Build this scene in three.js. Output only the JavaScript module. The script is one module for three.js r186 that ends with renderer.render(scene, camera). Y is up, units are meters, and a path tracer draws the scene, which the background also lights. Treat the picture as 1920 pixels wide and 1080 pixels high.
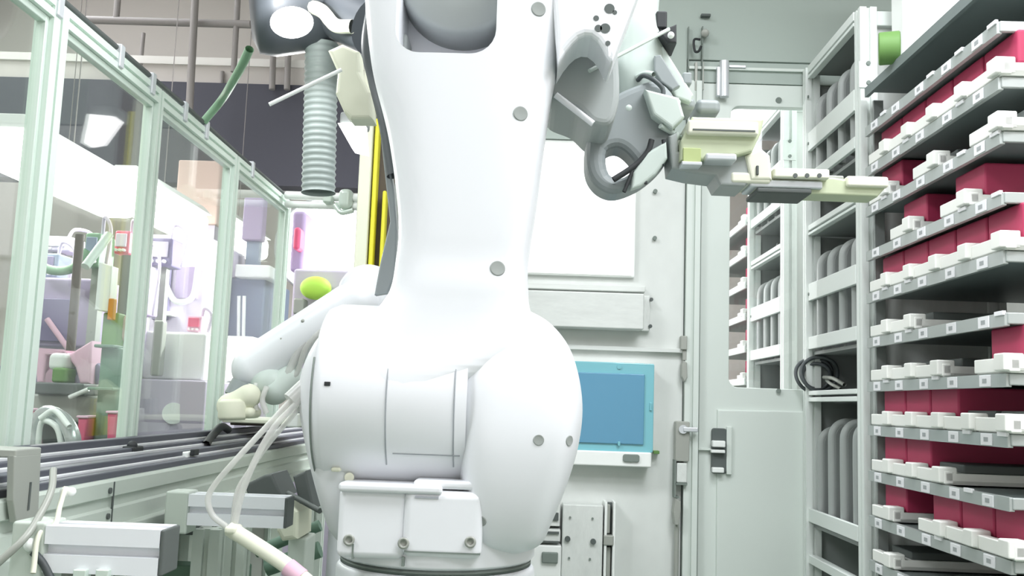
import * as THREE from 'three';
import { RoundedBoxGeometry } from 'three/addons/geometries/RoundedBoxGeometry.js';
import { mergeGeometries, mergeVertices, toCreasedNormals } from 'three/addons/utils/BufferGeometryUtils.js';
import { RectAreaLightUniformsLib } from 'three/addons/lights/RectAreaLightUniformsLib.js';
import { Brush, Evaluator, SUBTRACTION } from 'three-bvh-csg';

// ------------------------------------------------------------ camera, light, exposure
RectAreaLightUniformsLib.init();
const scene = new THREE.Scene();
const camera = new THREE.PerspectiveCamera(33.398, 1920 / 1080, 0.05, 60);
camera.position.set(0, 1.2, 0);
camera.rotation.order = 'YXZ';
camera.rotation.set(0.119426, 0.017957, 0.034907);
const renderer = new THREE.WebGLRenderer({ antialias: true });
renderer.toneMapping = THREE.LinearToneMapping;
renderer.toneMappingExposure = 1.8;
renderer.shadowMap.enabled = true;
scene.background = new THREE.Color(0x000000);
const CEIL = 6.2, WZ = -3.66;
// ceiling and cell panels: [x, y, z, width, length, intensity, label]
const PANELS = [
  [1.25, 3.25, -0.95, 1.2, 0.6, 14, 'square white light panel hanging over the aisle before the rack'],
  [0.6, 3.4, -1.75, 1.2, 0.5, 9, 'white light panel hanging in front of the pale cell wall'],
  [1.3, 3.5, 0.7, 1.8, 1.0, 5.2, 'large light panel hanging behind the viewer'],
  [-3.0, 4.6, -0.4, 1.8, 1.2, 15, 'ceiling light panel over the near end of the hall'],
  [-4.6, 5.9, -4.6, 1.8, 1.2, 9, 'ceiling light panel over the middle of the hall'],
  [-4.7, 5.9, -7.2, 2.2, 1.4, 6, 'ceiling light panel over the far end of the hall'],
  [1.0, 3.9, -5.0, 1.4, 1.0, 22, 'ceiling light panel over the room behind the door'],
];

// ------------------------------------------------------------ helpers
let seed = 7;
const rnd = () => { seed = (seed * 16807) % 2147483647; return seed / 2147483647; };
const taken = new Map(), origin = new Map();
function numbered(n) { const k = taken.get(n) || 0; taken.set(n, k + 1); return k ? n + '_' + String(k).padStart(3, '0') : n; }
function tag(o, label, category, group, kind) {
  o.userData.label = label; if (category) o.userData.category = category;
  if (group) o.userData.group = group; if (kind) o.userData.kind = kind; return o;
}
function thing(name, label, category, base, group) {
  const g = new THREE.Group(); g.name = numbered(name); g.position.set(...base); scene.add(g);
  origin.set(g, base); return tag(g, label, category, group);
}
function clean(g) {
  const o = g.index ? g.toNonIndexed() : g;
  for (const k of Object.keys(o.attributes)) if (!['position', 'normal', 'uv'].includes(k)) o.deleteAttribute(k);
  if (!o.attributes.uv) o.setAttribute('uv', new THREE.BufferAttribute(new Float32Array(o.attributes.position.count * 2), 2));
  return o;
}
const merged = gs => { const l = (Array.isArray(gs) ? gs : [gs]).map(clean); return l.length === 1 ? l[0] : mergeGeometries(l); };
function part(name, gs, m, parent, label) {      // geometry is given in metres in the place, parents sit at their own base
  const g = merged(gs).clone(), b = origin.get(parent);
  g.translate(-b[0], -b[1], -b[2]);
  const o = new THREE.Mesh(g, m); o.name = name; o.castShadow = o.receiveShadow = true;
  parent.add(o); origin.set(o, b); if (label) o.userData.label = label; return o;
}
function solo(name, gs, m, label, category, group, kind) {   // a thing that is one mesh, its origin at its base
  const g = merged(gs).clone(); g.computeBoundingBox(); const b = g.boundingBox;
  const c = [(b.min.x + b.max.x) / 2, b.min.y, (b.min.z + b.max.z) / 2];
  g.translate(-c[0], -c[1], -c[2]);
  const o = new THREE.Mesh(g, m); o.name = kind === 'structure' ? name : numbered(name); o.position.set(...c); o.castShadow = o.receiveShadow = true;
  scene.add(o); origin.set(o, c); return tag(o, label, category, group, kind);
}
const box = (x0, x1, y0, y1, z0, z1, r = 0) => {
  const w = Math.abs(x1 - x0), h = Math.abs(y1 - y0), d = Math.abs(z1 - z0);
  const g = r ? new RoundedBoxGeometry(w, h, d, 2, Math.min(r, w / 2.01, h / 2.01, d / 2.01)) : new THREE.BoxGeometry(w, h, d);
  return g.translate((x0 + x1) / 2, (y0 + y1) / 2, (z0 + z1) / 2);
};
const V = a => new THREE.Vector3(...a);
const tube = (pts, r, n = 40, s = 10) => new THREE.TubeGeometry(new THREE.CatmullRomCurve3(pts.map(V), false, 'centripetal'), n, r, s);
function along(g, p0, p1) {
  const a = V(p0), b = V(p1), q = new THREE.Quaternion().setFromUnitVectors(new THREE.Vector3(0, 1, 0), b.clone().sub(a).normalize());
  return g.applyQuaternion(q).translate(a.x, a.y, a.z);
}
const cyl = (p0, p1, r0, r1 = r0, s = 28) => { const L = V(p0).distanceTo(V(p1)); return along(new THREE.CylinderGeometry(r1, r0, L, s).translate(0, L / 2, 0), p0, p1); };
const rev = (prof, p0, p1, s = 48) => along(new THREE.LatheGeometry(prof.map(p => new THREE.Vector2(p[0], p[1])), s), p0, p1);
const ball = (p, r, sx = 1, sy = 1, sz = 1) => new THREE.SphereGeometry(r, 24, 16).scale(sx, sy, sz).translate(...p);
function shape(pts, holes = []) {
  const s = new THREE.Shape(pts.map(p => new THREE.Vector2(...p)));
  for (const h of holes) s.holes.push(new THREE.Path(h.map(p => new THREE.Vector2(...p))));
  return s;
}
const smooth = (pts, n = 8) => new THREE.CatmullRomCurve3(pts.map(p => new THREE.Vector3(p[0], p[1], 0)), true).getPoints(pts.length * n).slice(0, -1).map(p => [p.x, p.y]);
function slab(pts, dF, dB, bev = 0.004, holes = []) {   // an outline in x, y with its thickness in depth
  const L = Math.abs(dB - dF);
  return new THREE.ExtrudeGeometry(shape(pts, holes), { depth: L - 2 * bev, bevelEnabled: bev > 0, bevelSize: bev, bevelOffset: -bev, bevelThickness: bev, bevelSegments: 3, steps: 1 }).translate(0, 0, -Math.max(dF, dB) + bev);
}
function slabX(pts, x0, x1, bev = 0.003, holes = []) {  // an outline in z, y extruded along x
  const f = q => q.map(([z, y]) => [-z, y]), L = Math.abs(x1 - x0);
  return new THREE.ExtrudeGeometry(shape(f(pts), holes.map(f)), { depth: L - 2 * bev, bevelEnabled: bev > 0, bevelSize: bev, bevelOffset: -bev, bevelThickness: bev, bevelSegments: 2, steps: 1 }).rotateY(Math.PI / 2).translate(Math.min(x0, x1) + bev, 0, 0);
}
const rrect = (x0, x1, y0, y1, r, n = 5) => {
  const o = []; for (const [cx, cy, a] of [[x1 - r, y1 - r, 0], [x0 + r, y1 - r, 1], [x0 + r, y0 + r, 2], [x1 - r, y0 + r, 3]])
    for (let i = 0; i <= n; i++) { const t = (a + i / n) * Math.PI / 2; o.push([cx + r * Math.cos(t), cy + r * Math.sin(t)]); } return o;
};
function slotShape(w, h) {     // section of an aluminium slot profile
  const s = 0.11, d = 0.2, o = [], W = w / 2, H = h / 2, g = Math.min(w, h) * s, e = Math.min(w, h) * d;
  o.push([-W, -H], [-g, -H], [-g, -H + e], [g, -H + e], [g, -H], [W, -H], [W, -g], [W - e, -g], [W - e, g], [W, g], [W, H], [g, H], [g, H - e], [-g, H - e], [-g, H], [-W, H], [-W, g], [-W + e, g], [-W + e, -g], [-W, -g]);
  return shape(o);
}
function prof(axis, a0, a1, c1, c2, w, h = w) {   // slot profile along one axis; c1, c2 are the other two coordinates in x, y, z order
  const L = a1 - a0, g = new THREE.ExtrudeGeometry(slotShape(w, h), { depth: L, bevelEnabled: false });
  if (axis === 'z') return g.translate(c1, c2, a0);
  if (axis === 'x') return g.rotateY(Math.PI / 2).translate(a0, c1, c2);
  return g.rotateX(-Math.PI / 2).translate(c1, a0, c2);
}
function loft(secs, n = 3.2, sub = 6, ring = 56) {      // sections [y, x left, x right, depth front, depth back], low to high
  const N = secs.length, rows = [];
  const cr = (a, b, c, d, t) => 0.5 * ((2 * b) + (-a + c) * t + (2 * a - 5 * b + 4 * c - d) * t * t + (-a + 3 * b - 3 * c + d) * t * t * t);
  for (let i = 0; i < N - 1; i++) for (let k = 0; k < sub + (i === N - 2 ? 1 : 0); k++) {
    const p = [secs[Math.max(0, i - 1)], secs[i], secs[i + 1], secs[Math.min(N - 1, i + 2)]];
    rows.push(secs[0].map((_, j) => cr(p[0][j], p[1][j], p[2][j], p[3][j], k / sub)));
  }
  const pos = [], idx = [];
  for (const [y, xl, xr, df, db] of rows) for (let k = 0; k < ring; k++) {
    const t = k / ring * Math.PI * 2, c = Math.cos(t), s = Math.sin(t), e = 2 / n;
    pos.push((xl + xr) / 2 + (xr - xl) / 2 * Math.sign(c) * Math.abs(c) ** e, y, -(df + db) / 2 - (db - df) / 2 * Math.sign(s) * Math.abs(s) ** e);
  }
  const R = rows.length;
  for (let i = 0; i < R - 1; i++) for (let k = 0; k < ring; k++) { const a = i * ring + k, b = i * ring + (k + 1) % ring; idx.push(a, b, a + ring, b, b + ring, a + ring); }
  for (const [r, top] of [[0, 0], [R - 1, 1]]) {
    const [y, xl, xr, df, db] = rows[r], c = pos.length / 3; pos.push((xl + xr) / 2, y, -(df + db) / 2);
    for (let k = 0; k < ring; k++) { const a = r * ring + k, b = r * ring + (k + 1) % ring; top ? idx.push(a, b, c) : idx.push(b, a, c); }
  }
  const g = new THREE.BufferGeometry();
  g.setAttribute('position', new THREE.Float32BufferAttribute(pos, 3)); g.setIndex(idx);
  g.setAttribute('uv', new THREE.Float32BufferAttribute(new Float32Array(pos.length / 3 * 2), 2));
  g.computeVertexNormals(); return g;
}
const caster = new THREE.Raycaster();
function onFace(mesh, x, y, towards = [0, 0, -1]) {      // point and normal where a bore meets a curved casting
  scene.updateMatrixWorld(true);
  caster.set(new THREE.Vector3(x, y, mesh.getWorldPosition(new THREE.Vector3()).z + 1.2), new THREE.Vector3(...towards));
  const h = caster.intersectObject(mesh, false)[0]; if (!h) return null;
  return { p: h.point.toArray(), n: h.face.normal.toArray() };
}
function bore(name, mesh, x, y, r, m, parent) {
  const f = onFace(mesh, x, y); if (!f) return;
  const q = f.p.map((v, i) => v + f.n[i]);
  part(name, rev([[0, 0.0005], [r * 0.85, 0.0007], [r * 0.95, 0.0014], [r * 1.05, 0.0006], [r * 1.1, -0.006]], f.p, q, 28), m, parent);
}
const evaluator = new Evaluator(); evaluator.useGroups = false;
function cut(a, b) {
  const r = evaluator.evaluate(new Brush(a.index ? a.toNonIndexed() : a), new Brush(b.index ? b.toNonIndexed() : b), SUBTRACTION);
  return toCreasedNormals(r.geometry, 0.6);
}
const ORD = ['first', 'second', 'third', 'fourth', 'fifth', 'sixth', 'seventh', 'eighth', 'ninth', 'tenth', 'eleventh', 'twelfth'];

// ------------------------------------------------------------ materials
function grain(size, lo, hi, cells, stretch = 1) {       // mottled grain of a surface, tileable value noise
  const d = new Uint8Array(size * size * 4), lat = cells.map(c => { const a = []; for (let i = 0; i < c * c; i++) a.push(rnd()); return a; });
  for (let y = 0; y < size; y++) for (let x = 0; x < size; x++) {
    let v = 0, wsum = 0;
    cells.forEach((c, q) => {
      const fx = x / size * c, fy = y / size * c * stretch, x0 = Math.floor(fx), y0 = Math.floor(fy), tx = fx - x0, ty = fy - y0, at = (i, j) => lat[q][((j % c) + c) % c * c + ((i % c) + c) % c];
      const w = 1 / (q + 1); wsum += w;
      v += w * ((at(x0, y0) * (1 - tx) + at(x0 + 1, y0) * tx) * (1 - ty) + (at(x0, y0 + 1) * (1 - tx) + at(x0 + 1, y0 + 1) * tx) * ty);
    });
    const c = Math.round(255 * (lo + (hi - lo) * v / wsum)), o = (y * size + x) * 4; d[o] = d[o + 1] = d[o + 2] = c; d[o + 3] = 255;
  }
  const t = new THREE.DataTexture(d, size, size); t.wrapS = t.wrapT = THREE.RepeatWrapping; t.magFilter = t.minFilter = THREE.LinearFilter; t.colorSpace = THREE.SRGBColorSpace; t.needsUpdate = true; return t;
}
const paintGrain = grain(256, 0.95, 1, [7, 23, 61]), wallGrain = grain(256, 0.9, 1, [5, 17, 53]);
const S = (hex, rough = 0.6, metal = 0, extra = {}) => new THREE.MeshStandardMaterial({ color: hex, roughness: rough, metalness: metal, side: THREE.DoubleSide, ...extra });
const glow = (hex, k) => new THREE.MeshStandardMaterial({ color: 0x888888, emissive: hex, emissiveIntensity: k, roughness: 0.6 });
const pane = (hex, rough) => new THREE.MeshPhysicalMaterial({ color: hex, roughness: rough, transmission: 1, thickness: 0, ior: 1.45, side: THREE.DoubleSide });
const M = {
  aluBright: S(0xeceef3, 0.3, 0.05),
  lampDark: S(0x50555b, 0.45),
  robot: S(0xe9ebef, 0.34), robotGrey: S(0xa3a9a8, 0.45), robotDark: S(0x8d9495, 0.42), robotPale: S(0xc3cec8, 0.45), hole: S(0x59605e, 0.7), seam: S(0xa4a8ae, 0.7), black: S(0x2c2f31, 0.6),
  wall: S(0xe7ebe7, 0.65, 0, { map: wallGrain }), wallUpper: S(0xacb8b1, 0.65), white: S(0xf3f6f3, 0.5), door: S(0xd9e1db, 0.55), line: S(0x7c8680, 0.7),
  alu: S(0xd6e3da, 0.35, 0.25), aluGreen: S(0xdceae0, 0.4, 0.05), steel: S(0xd4d8dc, 0.32, 0.25), rackWhite: S(0xe6ece8, 0.45), plate: S(0x8f9492, 0.45), plateEdge: S(0xa9aeac, 0.38),
  shelf: S(0x7b8584, 0.5), lip: S(0xb6bcba, 0.4, 0.3), label: S(0xf1f1f4, 0.6), print: S(0xa8acae, 0.8), red: S(0xaf3459, 0.55), redDeep: S(0x96264a, 0.5), trayWhite: S(0xf4f5f0, 0.45),
  rail: S(0x565862, 0.5, 0.1), railLight: S(0xe6e8ea, 0.35, 0.1), railFace: S(0xc6cfc6, 0.5, 0.05), darkGrey: S(0x565c5a, 0.6), bracket: S(0xa6a9a2, 0.5, 0.2),
  yellow: S(0xe3dc3c, 0.5), brown: S(0x5f564f, 0.7), cream: S(0xe0e2cd, 0.6), green: S(0x6b9450, 0.6), greenCable: S(0x86ad8c, 0.5), blueFilm: new THREE.MeshPhysicalMaterial({ color: 0x5f99b8, roughness: 0.25, clearcoat: 0.4 }), blueEdge: new THREE.MeshPhysicalMaterial({ color: 0x7dbfca, roughness: 0.25, clearcoat: 0.4 }),
  gripYellow: S(0xc6cfb0, 0.5), gripLime: S(0xb2bf84, 0.5), ivory: S(0xe7e8d6, 0.5), cable: S(0x4a5052, 0.5), tubeClear: new THREE.MeshPhysicalMaterial({ color: 0xf2f2f0, roughness: 0.35, transmission: 0.6, thickness: 0, side: THREE.DoubleSide }),
  hose: S(0x9aa5a2, 0.45), floor: S(0x74877a, 0.5, 0, { map: wallGrain }), hallWall: S(0xcac4bf, 0.8), ceiling: S(0xc8cac6, 0.85), dark: S(0x4b4b55, 0.8), pipe: S(0x8f8a88, 0.6), beamPale: S(0xdcd9d4, 0.7),
  lavender: S(0xa898b8, 0.6), lavenderPale: S(0xc9c0d2, 0.6), purple: S(0x7d7396, 0.6), pink: S(0xe6bcd0, 0.6), rose: S(0xd9587c, 0.5), pillar: S(0x6d8a78, 0.6), blueGrey: S(0x8b97ad, 0.6), foil: S(0xc9cfd0, 0.25, 0.7), salmon: S(0xe3c4bb, 0.7),
  clear: pane(0xf7fbf8, 0.03), clear2: pane(0xffffff, 0.02), orange: S(0xd98a3a, 0.6),
};

// ------------------------------------------------------------ setting
const struct = (name, gs, m, label) => solo(name, gs, m, label, undefined, undefined, 'structure');
struct('floor', box(-6.2, 2.7, -0.1, 0, -10.2, 2.7), M.floor, 'green grey painted concrete floor of the hall');
struct('ceiling', box(-6.2, 2.7, CEIL, CEIL + 0.1, -10.2, 2.7), M.ceiling, 'pale ceiling of the hall');
struct('wall_far', box(-6.2, 2.7, 0, CEIL, -10.2, -10), M.hallWall, 'beige far wall of the hall');
struct('wall_left', box(-6.2, -6, 0, CEIL, -10, 2.5), M.hallWall, 'beige left wall of the hall');
struct('wall_right', box(2.5, 2.7, 0, CEIL, -10, 2.5), M.hallWall, 'pale right wall behind the rack');
struct('wall_front', box(-6.2, 2.7, 0, CEIL, 2.5, 2.7), M.hallWall, 'pale wall behind the viewer');
// cell wall with the door opening
const DX0 = 0.655, DX1 = 1.4, DY1 = 2.475, WT = 3.3;
const wallCell = thing('wall_back', 'white sheet metal cell wall behind the robot', undefined, [0.3, 0, WZ]); wallCell.name = 'wall_back'; wallCell.userData.kind = 'structure'; delete wallCell.userData.category;
part('wall_panel', [box(-0.66, 0.592, 0, 2.2259, WZ - 0.05, WZ)], M.wall, wallCell, 'white lower wall panel');
part('wall_panel', [box(-0.66, 0.592, 2.2323, 2.5736, WZ - 0.05, WZ)], M.wallUpper, wallCell, 'pale grey upper wall panel');
part('wall_panel', [box(0.6, 2.5, DY1 + 0.004, 2.563, WZ - 0.05, WZ)], M.wallUpper, wallCell, 'pale grey panel over the door');
part('wall_panel', [box(-0.66, 2.5, 2.5717 , WT, WZ - 0.05, WZ - 0.004)], M.wallUpper, wallCell, 'grey fascia panel along the top');
part('wall_panel', [box(DX1 + 0.004, 2.5, 0, DY1, WZ - 0.05, WZ)], M.wall, wallCell, 'white wall panel behind the rack');
part('door_frame', [prof('y', 0, DY1, 0.622, WZ + 0.004, 0.052, 0.05)], M.door, wallCell, 'white door post with dark joints');
part('joint_strip', [box(0.594, 0.598, 0, 2.7, WZ - 0.02, WZ + 0.012), box(0.648, 0.652, 0, 2.7, WZ - 0.02, WZ + 0.02)], M.line, wallCell);
part('drip_rail', box(0.6, 1.5, 2.5282, 2.539, WZ, WZ + 0.012), M.door, wallCell);
// the door
const door = thing('door_1', 'pale green grey metal door with a tall window', undefined, [1.02, 0, WZ]); door.name = 'door_1'; door.userData.kind = 'structure';
const WN = [0.7663, 1.0598 + 0.14, 1.2891, 2.3864];
part('leaf', slab([[DX0, 0.01], [DX1, 0.01], [DX1, DY1], [DX0, DY1]], 3.66, 3.7, 0.003, [rrect(...WN, 0.035).reverse()]), M.door, door);
part('window_pane', box(WN[0] - 0.01, WN[1] + 0.01, WN[2] - 0.01, WN[3] + 0.01, -3.685, -3.68), M.clear2, door, 'clear glass window in the door');
part('lower_panel', slab([[0.7224,1.2031], [DX1 - 0.05, 1.2139], [DX1 - 0.05, 0.05], [0.7248, 0.05]], 3.648, 3.665, 0.006), M.door, door);
part('hinge_bolt', [cyl([0.952,1.2809,-3.65], [0.9557,1.2812,-3.664], 0.009)], M.line, door);
const hd = part('handle_recess', slab(rrect(0.701,0.7566,0.9666,1.1339, 0.01), 3.64, 3.655, 0.003), M.hole, door, 'grey recessed handle plate');
part('handle_bar', [box(0.6997,0.7474,1.0649,1.0885, -3.645, -3.615, 0.004), box(0.696,0.7476,1.0432,1.055, -3.645, -3.62, 0.003), box(0.7007,0.7442,0.9707,0.9902, -3.645, -3.62, 0.004)], M.white, hd);
part('handle_frame', [box(0.7555,0.7754,0.9644,1.1413, -3.655, -3.635, 0.003), box(0.6463,0.6999,1.0513,1.0591, -3.66, -3.645)], M.door, hd);
part('upper_hinge', [cyl([0.7343,2.4106,-3.63], [0.7331,2.5548,-3.63], 0.018), box(0.7048,0.7172,2.4142,2.5325, -3.65, -3.625, 0.003), box(0.754,0.8204,2.5348,2.5456, -3.655, -3.64, 0.002)], M.steel, door, 'steel barrel hinge');
part('seam_bolt', cyl([0.9516,2.4124,-3.655], [0.9555,2.4174,-3.67], 0.012), M.line, door);

// fittings on the cell wall
{
  const t = thing('wall_window', 'glaring white rectangular panel on the wall right of the robot', 'panel', [0.1988, 1.6996, -3.655]);
  part('frame', slab(rrect(-0.1174,0.4014,1.6925,2.2145, 0.006), 3.64, 3.66, 0.004), M.white, t);
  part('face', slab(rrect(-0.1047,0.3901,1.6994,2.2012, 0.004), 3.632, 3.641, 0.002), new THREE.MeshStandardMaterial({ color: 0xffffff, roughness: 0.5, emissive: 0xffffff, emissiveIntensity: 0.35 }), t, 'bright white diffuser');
}
{
  const b = [-0.122,0.4613,1.4885,1.6235], t = thing('cover_box', 'long shallow white cover box under the glaring wall panel', 'box', [(b[0] + b[1]) / 2, b[2], -3.63]);
  part('cover', box(b[0], b[1] - 0.03, b[2], b[3], -3.659, -3.57, 0.006), M.wall, t);
  part('flange', box(b[1] - 0.032, b[1], b[2], b[3], -3.659, -3.63, 0.004), M.wall, t);
  for (const [x, y] of [[0.4706,1.6085], [0.4683,1.5069]]) part('screw', cyl([x - 0.006, y, -3.635], [x - 0.006, y, -3.622], 0.007), M.hole, t);
  part('top_ledge', box(b[0], b[1] - 0.02, b[3] + 0.012, b[3] + 0.035, -3.659, -3.62, 0.004), M.wall, t);
}
part('wall_ledge', box(-0.1181,0.5937,1.4109,1.427, -3.66, -3.635, 0.002), M.wall, wallCell, 'thin white ledge');
for (const [px, n] of [[0, 'upper'], [1, 'lower']]) { const p = px ? [0.4766,1.8494,-3.645] : [0.4755,2.0333,-3.645]; part('screw', cyl([p[0], p[1], -3.66], p, 0.008), M.line, wallCell); }
{
  const o = [0.1094,0.4755,1.036,1.3645], bar = [0.115,0.4689,0.9833,1.0358];
  const t = thing('monitor', 'wall mounted screen covered with blue protective film', 'monitor', [(o[0] + o[1]) / 2, bar[2], -3.63]);
  part('housing', box(o[0] + 0.004, o[1] - 0.004, o[2], o[3] - 0.004, -3.659, -3.6, 0.006), M.white, t);
  part('film_edge', slab(rrect(o[0], o[1], o[2], o[3], 0.008), 3.588, 3.6, 0.003), M.blueEdge, t, 'lighter cyan film border');
  part('screen', box(o[0], 0.4393, 1.0652, 1.3233, -3.592, -3.58, 0.003), M.blueFilm, t, 'deep blue film over the screen');
  const c = part('chin', box(bar[0], bar[1], bar[2], bar[3] + 0.002, -3.659, -3.575, 0.006), M.white, t, 'white lower bezel');
  part('button', slab(rrect(0.3637,0.4241,1.0023,1.0293, 0.008), 3.566, 3.58, 0.002), M.line, c);
  part('film_tab', [cyl([0.3442,1.3478,-3.583], [0.3449,1.3481,-3.59], 0.008), box(0.4597,0.4676,1.1906,1.22, -3.59, -3.58, 0.002), box(0.344,0.3538,1.0582,1.0737, -3.583, -3.574, 0.002)], M.blueEdge, t);
  part('cable_clip', box(0.4823,0.5041,1.0317,1.0434, -3.659, -3.62, 0.002), M.green, t, 'small green clip');
}
{
  const t = thing('junction_box', 'white electrical box low on the cell wall beside the robot base', 'box', [0.2009, 0.4335, -3.6]);
  part('back_plate', box(0.1492,0.2968,0.4343,0.8416, -3.659, -3.575, 0.005), M.wall, t);
  part('switch_box', box(-0.0274,0.1473,0.4281,0.6959, -3.659, -3.55, 0.006), M.white, t);
  part('rocker', box(0.0776,0.1352,0.6355,0.6729, -3.555, -3.535, 0.004), M.line, t);
  part('terminal', [box(0.0254,0.1425,0.7084,0.7504, -3.659, -3.56, 0.004), box(0.0427,0.1405,0.7603,0.837, -3.659, -3.58, 0.004)], M.wall, t);
  part('terminal_slot', [box(0.1088,0.1341,0.781,0.8096, -3.585, -3.572, 0.002), box(0.0404,0.1369,0.7367,0.7443, -3.565, -3.552), box(0.0414,0.1378,0.7047,0.7103, -3.565, -3.552)], M.hole, t);
  for (const p of [[0.1691,0.7188,-3.575], [0.2622,0.7127,-3.575]]) part('plate_bolt', [cyl(p, [p[0], p[1], p[2] + 0.012], 0.01)], M.hole, t);
  for (const p of [[0.1767,0.795,-3.575], [0.2582,0.7941,-3.575], [0.1767,0.651,-3.575], [0.2521,0.65,-3.575]]) part('plate_screw', [cyl(p, [p[0], p[1], p[2] + 0.006], 0.004, 0.004, 10)], M.line, t);
  const g = part('guide_channel', [box(0.3025,0.3123,0.4374,0.8543, -3.659, -3.58, 0.003), box(0.3336,0.3433,0.4386,0.8554, -3.659, -3.58, 0.003)], M.white, t);
  part('channel_bed', box(0.3085,0.3376,0.438,0.8471, -3.659, -3.63), M.hole, g);
  part('channel_clip', [box(0.3,0.3369,0.6994,0.7355, -3.62, -3.575, 0.004), box(0.3089,0.3245,0.7399,0.8432, -3.63, -3.6, 0.004), box(0.3139,0.3294,0.4566,0.6904, -3.63, -3.6, 0.004)], M.bracket, g);
}
{
  const t = thing('door_latch', 'steel lever latch with a long locking rod beside the door', 'latch', [0.5871, 0.3, -3.63]);
  part('latch_plate', slab(rrect(0.5614,0.6128,1.0082,1.1552, 0.006), 3.61, 3.66, 0.003), M.bracket, t);
  part('lever', [cyl([0.5872,1.1262,-3.6], [0.5937,1.1254,-3.64], 0.016), box(0.5872,0.6423,1.1174,1.135, -3.612, -3.595, 0.004)], M.steel, t);
  part('lock_box', box(0.567,0.6064,0.9303,1.0023, -3.659, -3.61, 0.005), M.wall, t);
  part('lock_frame', [box(0.5594,0.5653,0.8771,1.0131, -3.66, -3.61), box(0.5636,0.6069,0.9225,0.9302, -3.66, -3.61), box(0.5604,0.58,0.8735,0.8813, -3.66, -3.62)], M.line, t);
  part('rod_guide', slab([[0.5628,0.8742], [0.5826,0.8634], [0.5831,0.8249], [0.5759,0.7786], [0.5623,0.7781], [0.5557,0.8239]], 3.6, 3.655, 0.003), M.bracket, t);
  part('rod', [cyl([0.5731,0.7837,-3.63], [0.5731, 0.3, -3.63], 0.009)], M.bracket, t);
}
{
  const t = thing('latch_rod', 'upper steel rod keeper on the wall beside the door post', 'latch', [0.5939, 1.2942, -3.63]);
  part('keeper', [box(0.5778,0.6018,1.4222,1.4746, -3.659, -3.62, 0.003), box(0.5864,0.6024,1.3822,1.4224, -3.659, -3.63, 0.003)], M.bracket, t);
  part('clamp', slab([[0.5867,1.3819], [0.6008,1.3744], [0.6035,1.3185], [0.5937,1.3022], [0.5815,1.3217], [0.5809,1.3657]], 3.615, 3.655, 0.003), M.bracket, t);
  part('rod', cyl([0.5995,1.1454,-3.64], [0.5973,1.3105,-3.64], 0.004, 0.004, 10), M.bracket, t);
}
part('hook', tube([[0.6368,2.6369,-3.62], [0.6157,2.6402,-3.63], [0.6204,2.5904,-3.63], [0.6311,2.5891,-3.62], [0.6395,2.6072,-3.61]], 0.005, 30, 8), M.black, wallCell, 'small bent black hook high on the grey wall');
part('knob', rev([[0.0, 0.03], [0.014, 0.03], [0.016, 0.02], [0.01, 0.01], [0.014, 0], [0, 0]], [0.6607,2.6756,-3.65], [0.543,2.4129,-3.0]), M.bracket, wallCell, 'small grey knob above the black wall hook');
part('slot', box(0.6431,0.681,2.7415,2.7525, -3.662, -3.64, 0.003), M.hole, wallCell, 'small dark slot near the top of the grey wall');
for (const [i, w] of [[0, 'left'], [1, 'right']]) {
  const b = i ? [0.6503,0.6566,2.4416,2.5561] : [0.6212,0.6316,2.4365,2.5531];
  part('cable_strip', box(...b, -3.659, -3.64, 0.002), M.bracket, wallCell);
}
// folding door stack at the left edge of the cell wall
{
  const t = thing('trim_1', 'edge of the cell wall with white post and yellow sealing strips', undefined, [-0.5726, 0, -3.35]); t.name = 'trim_1'; t.userData.kind = 'structure';
  const x = -0.5706;
  part('post', box(-0.6136, x, 0, 2.6, -3.36, -3.3, 0.006), M.cream, t, 'cream white edge post');
  part('yellow_seal', box(x + 0.005, x + 0.021, 0, 2.19, -3.36, -3.31, 0.006), M.yellow, t, 'long bright yellow seal');
  part('dark_gap', box(x, x + 0.078, 0, 2.4, -3.4, -3.362), M.brown, t, 'dark brown channel');
  part('yellow_seal', box(x + 0.045, x + 0.059, 0, 1.9264, -3.35, -3.3, 0.006), M.yellow, t, 'shorter bright yellow seal');
  part('grey_panel', box(x + 0.078, x + 0.2, 0, 2.6, -3.42, -3.36), M.plate, t, 'grey panel behind the robot arm');
}

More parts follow.
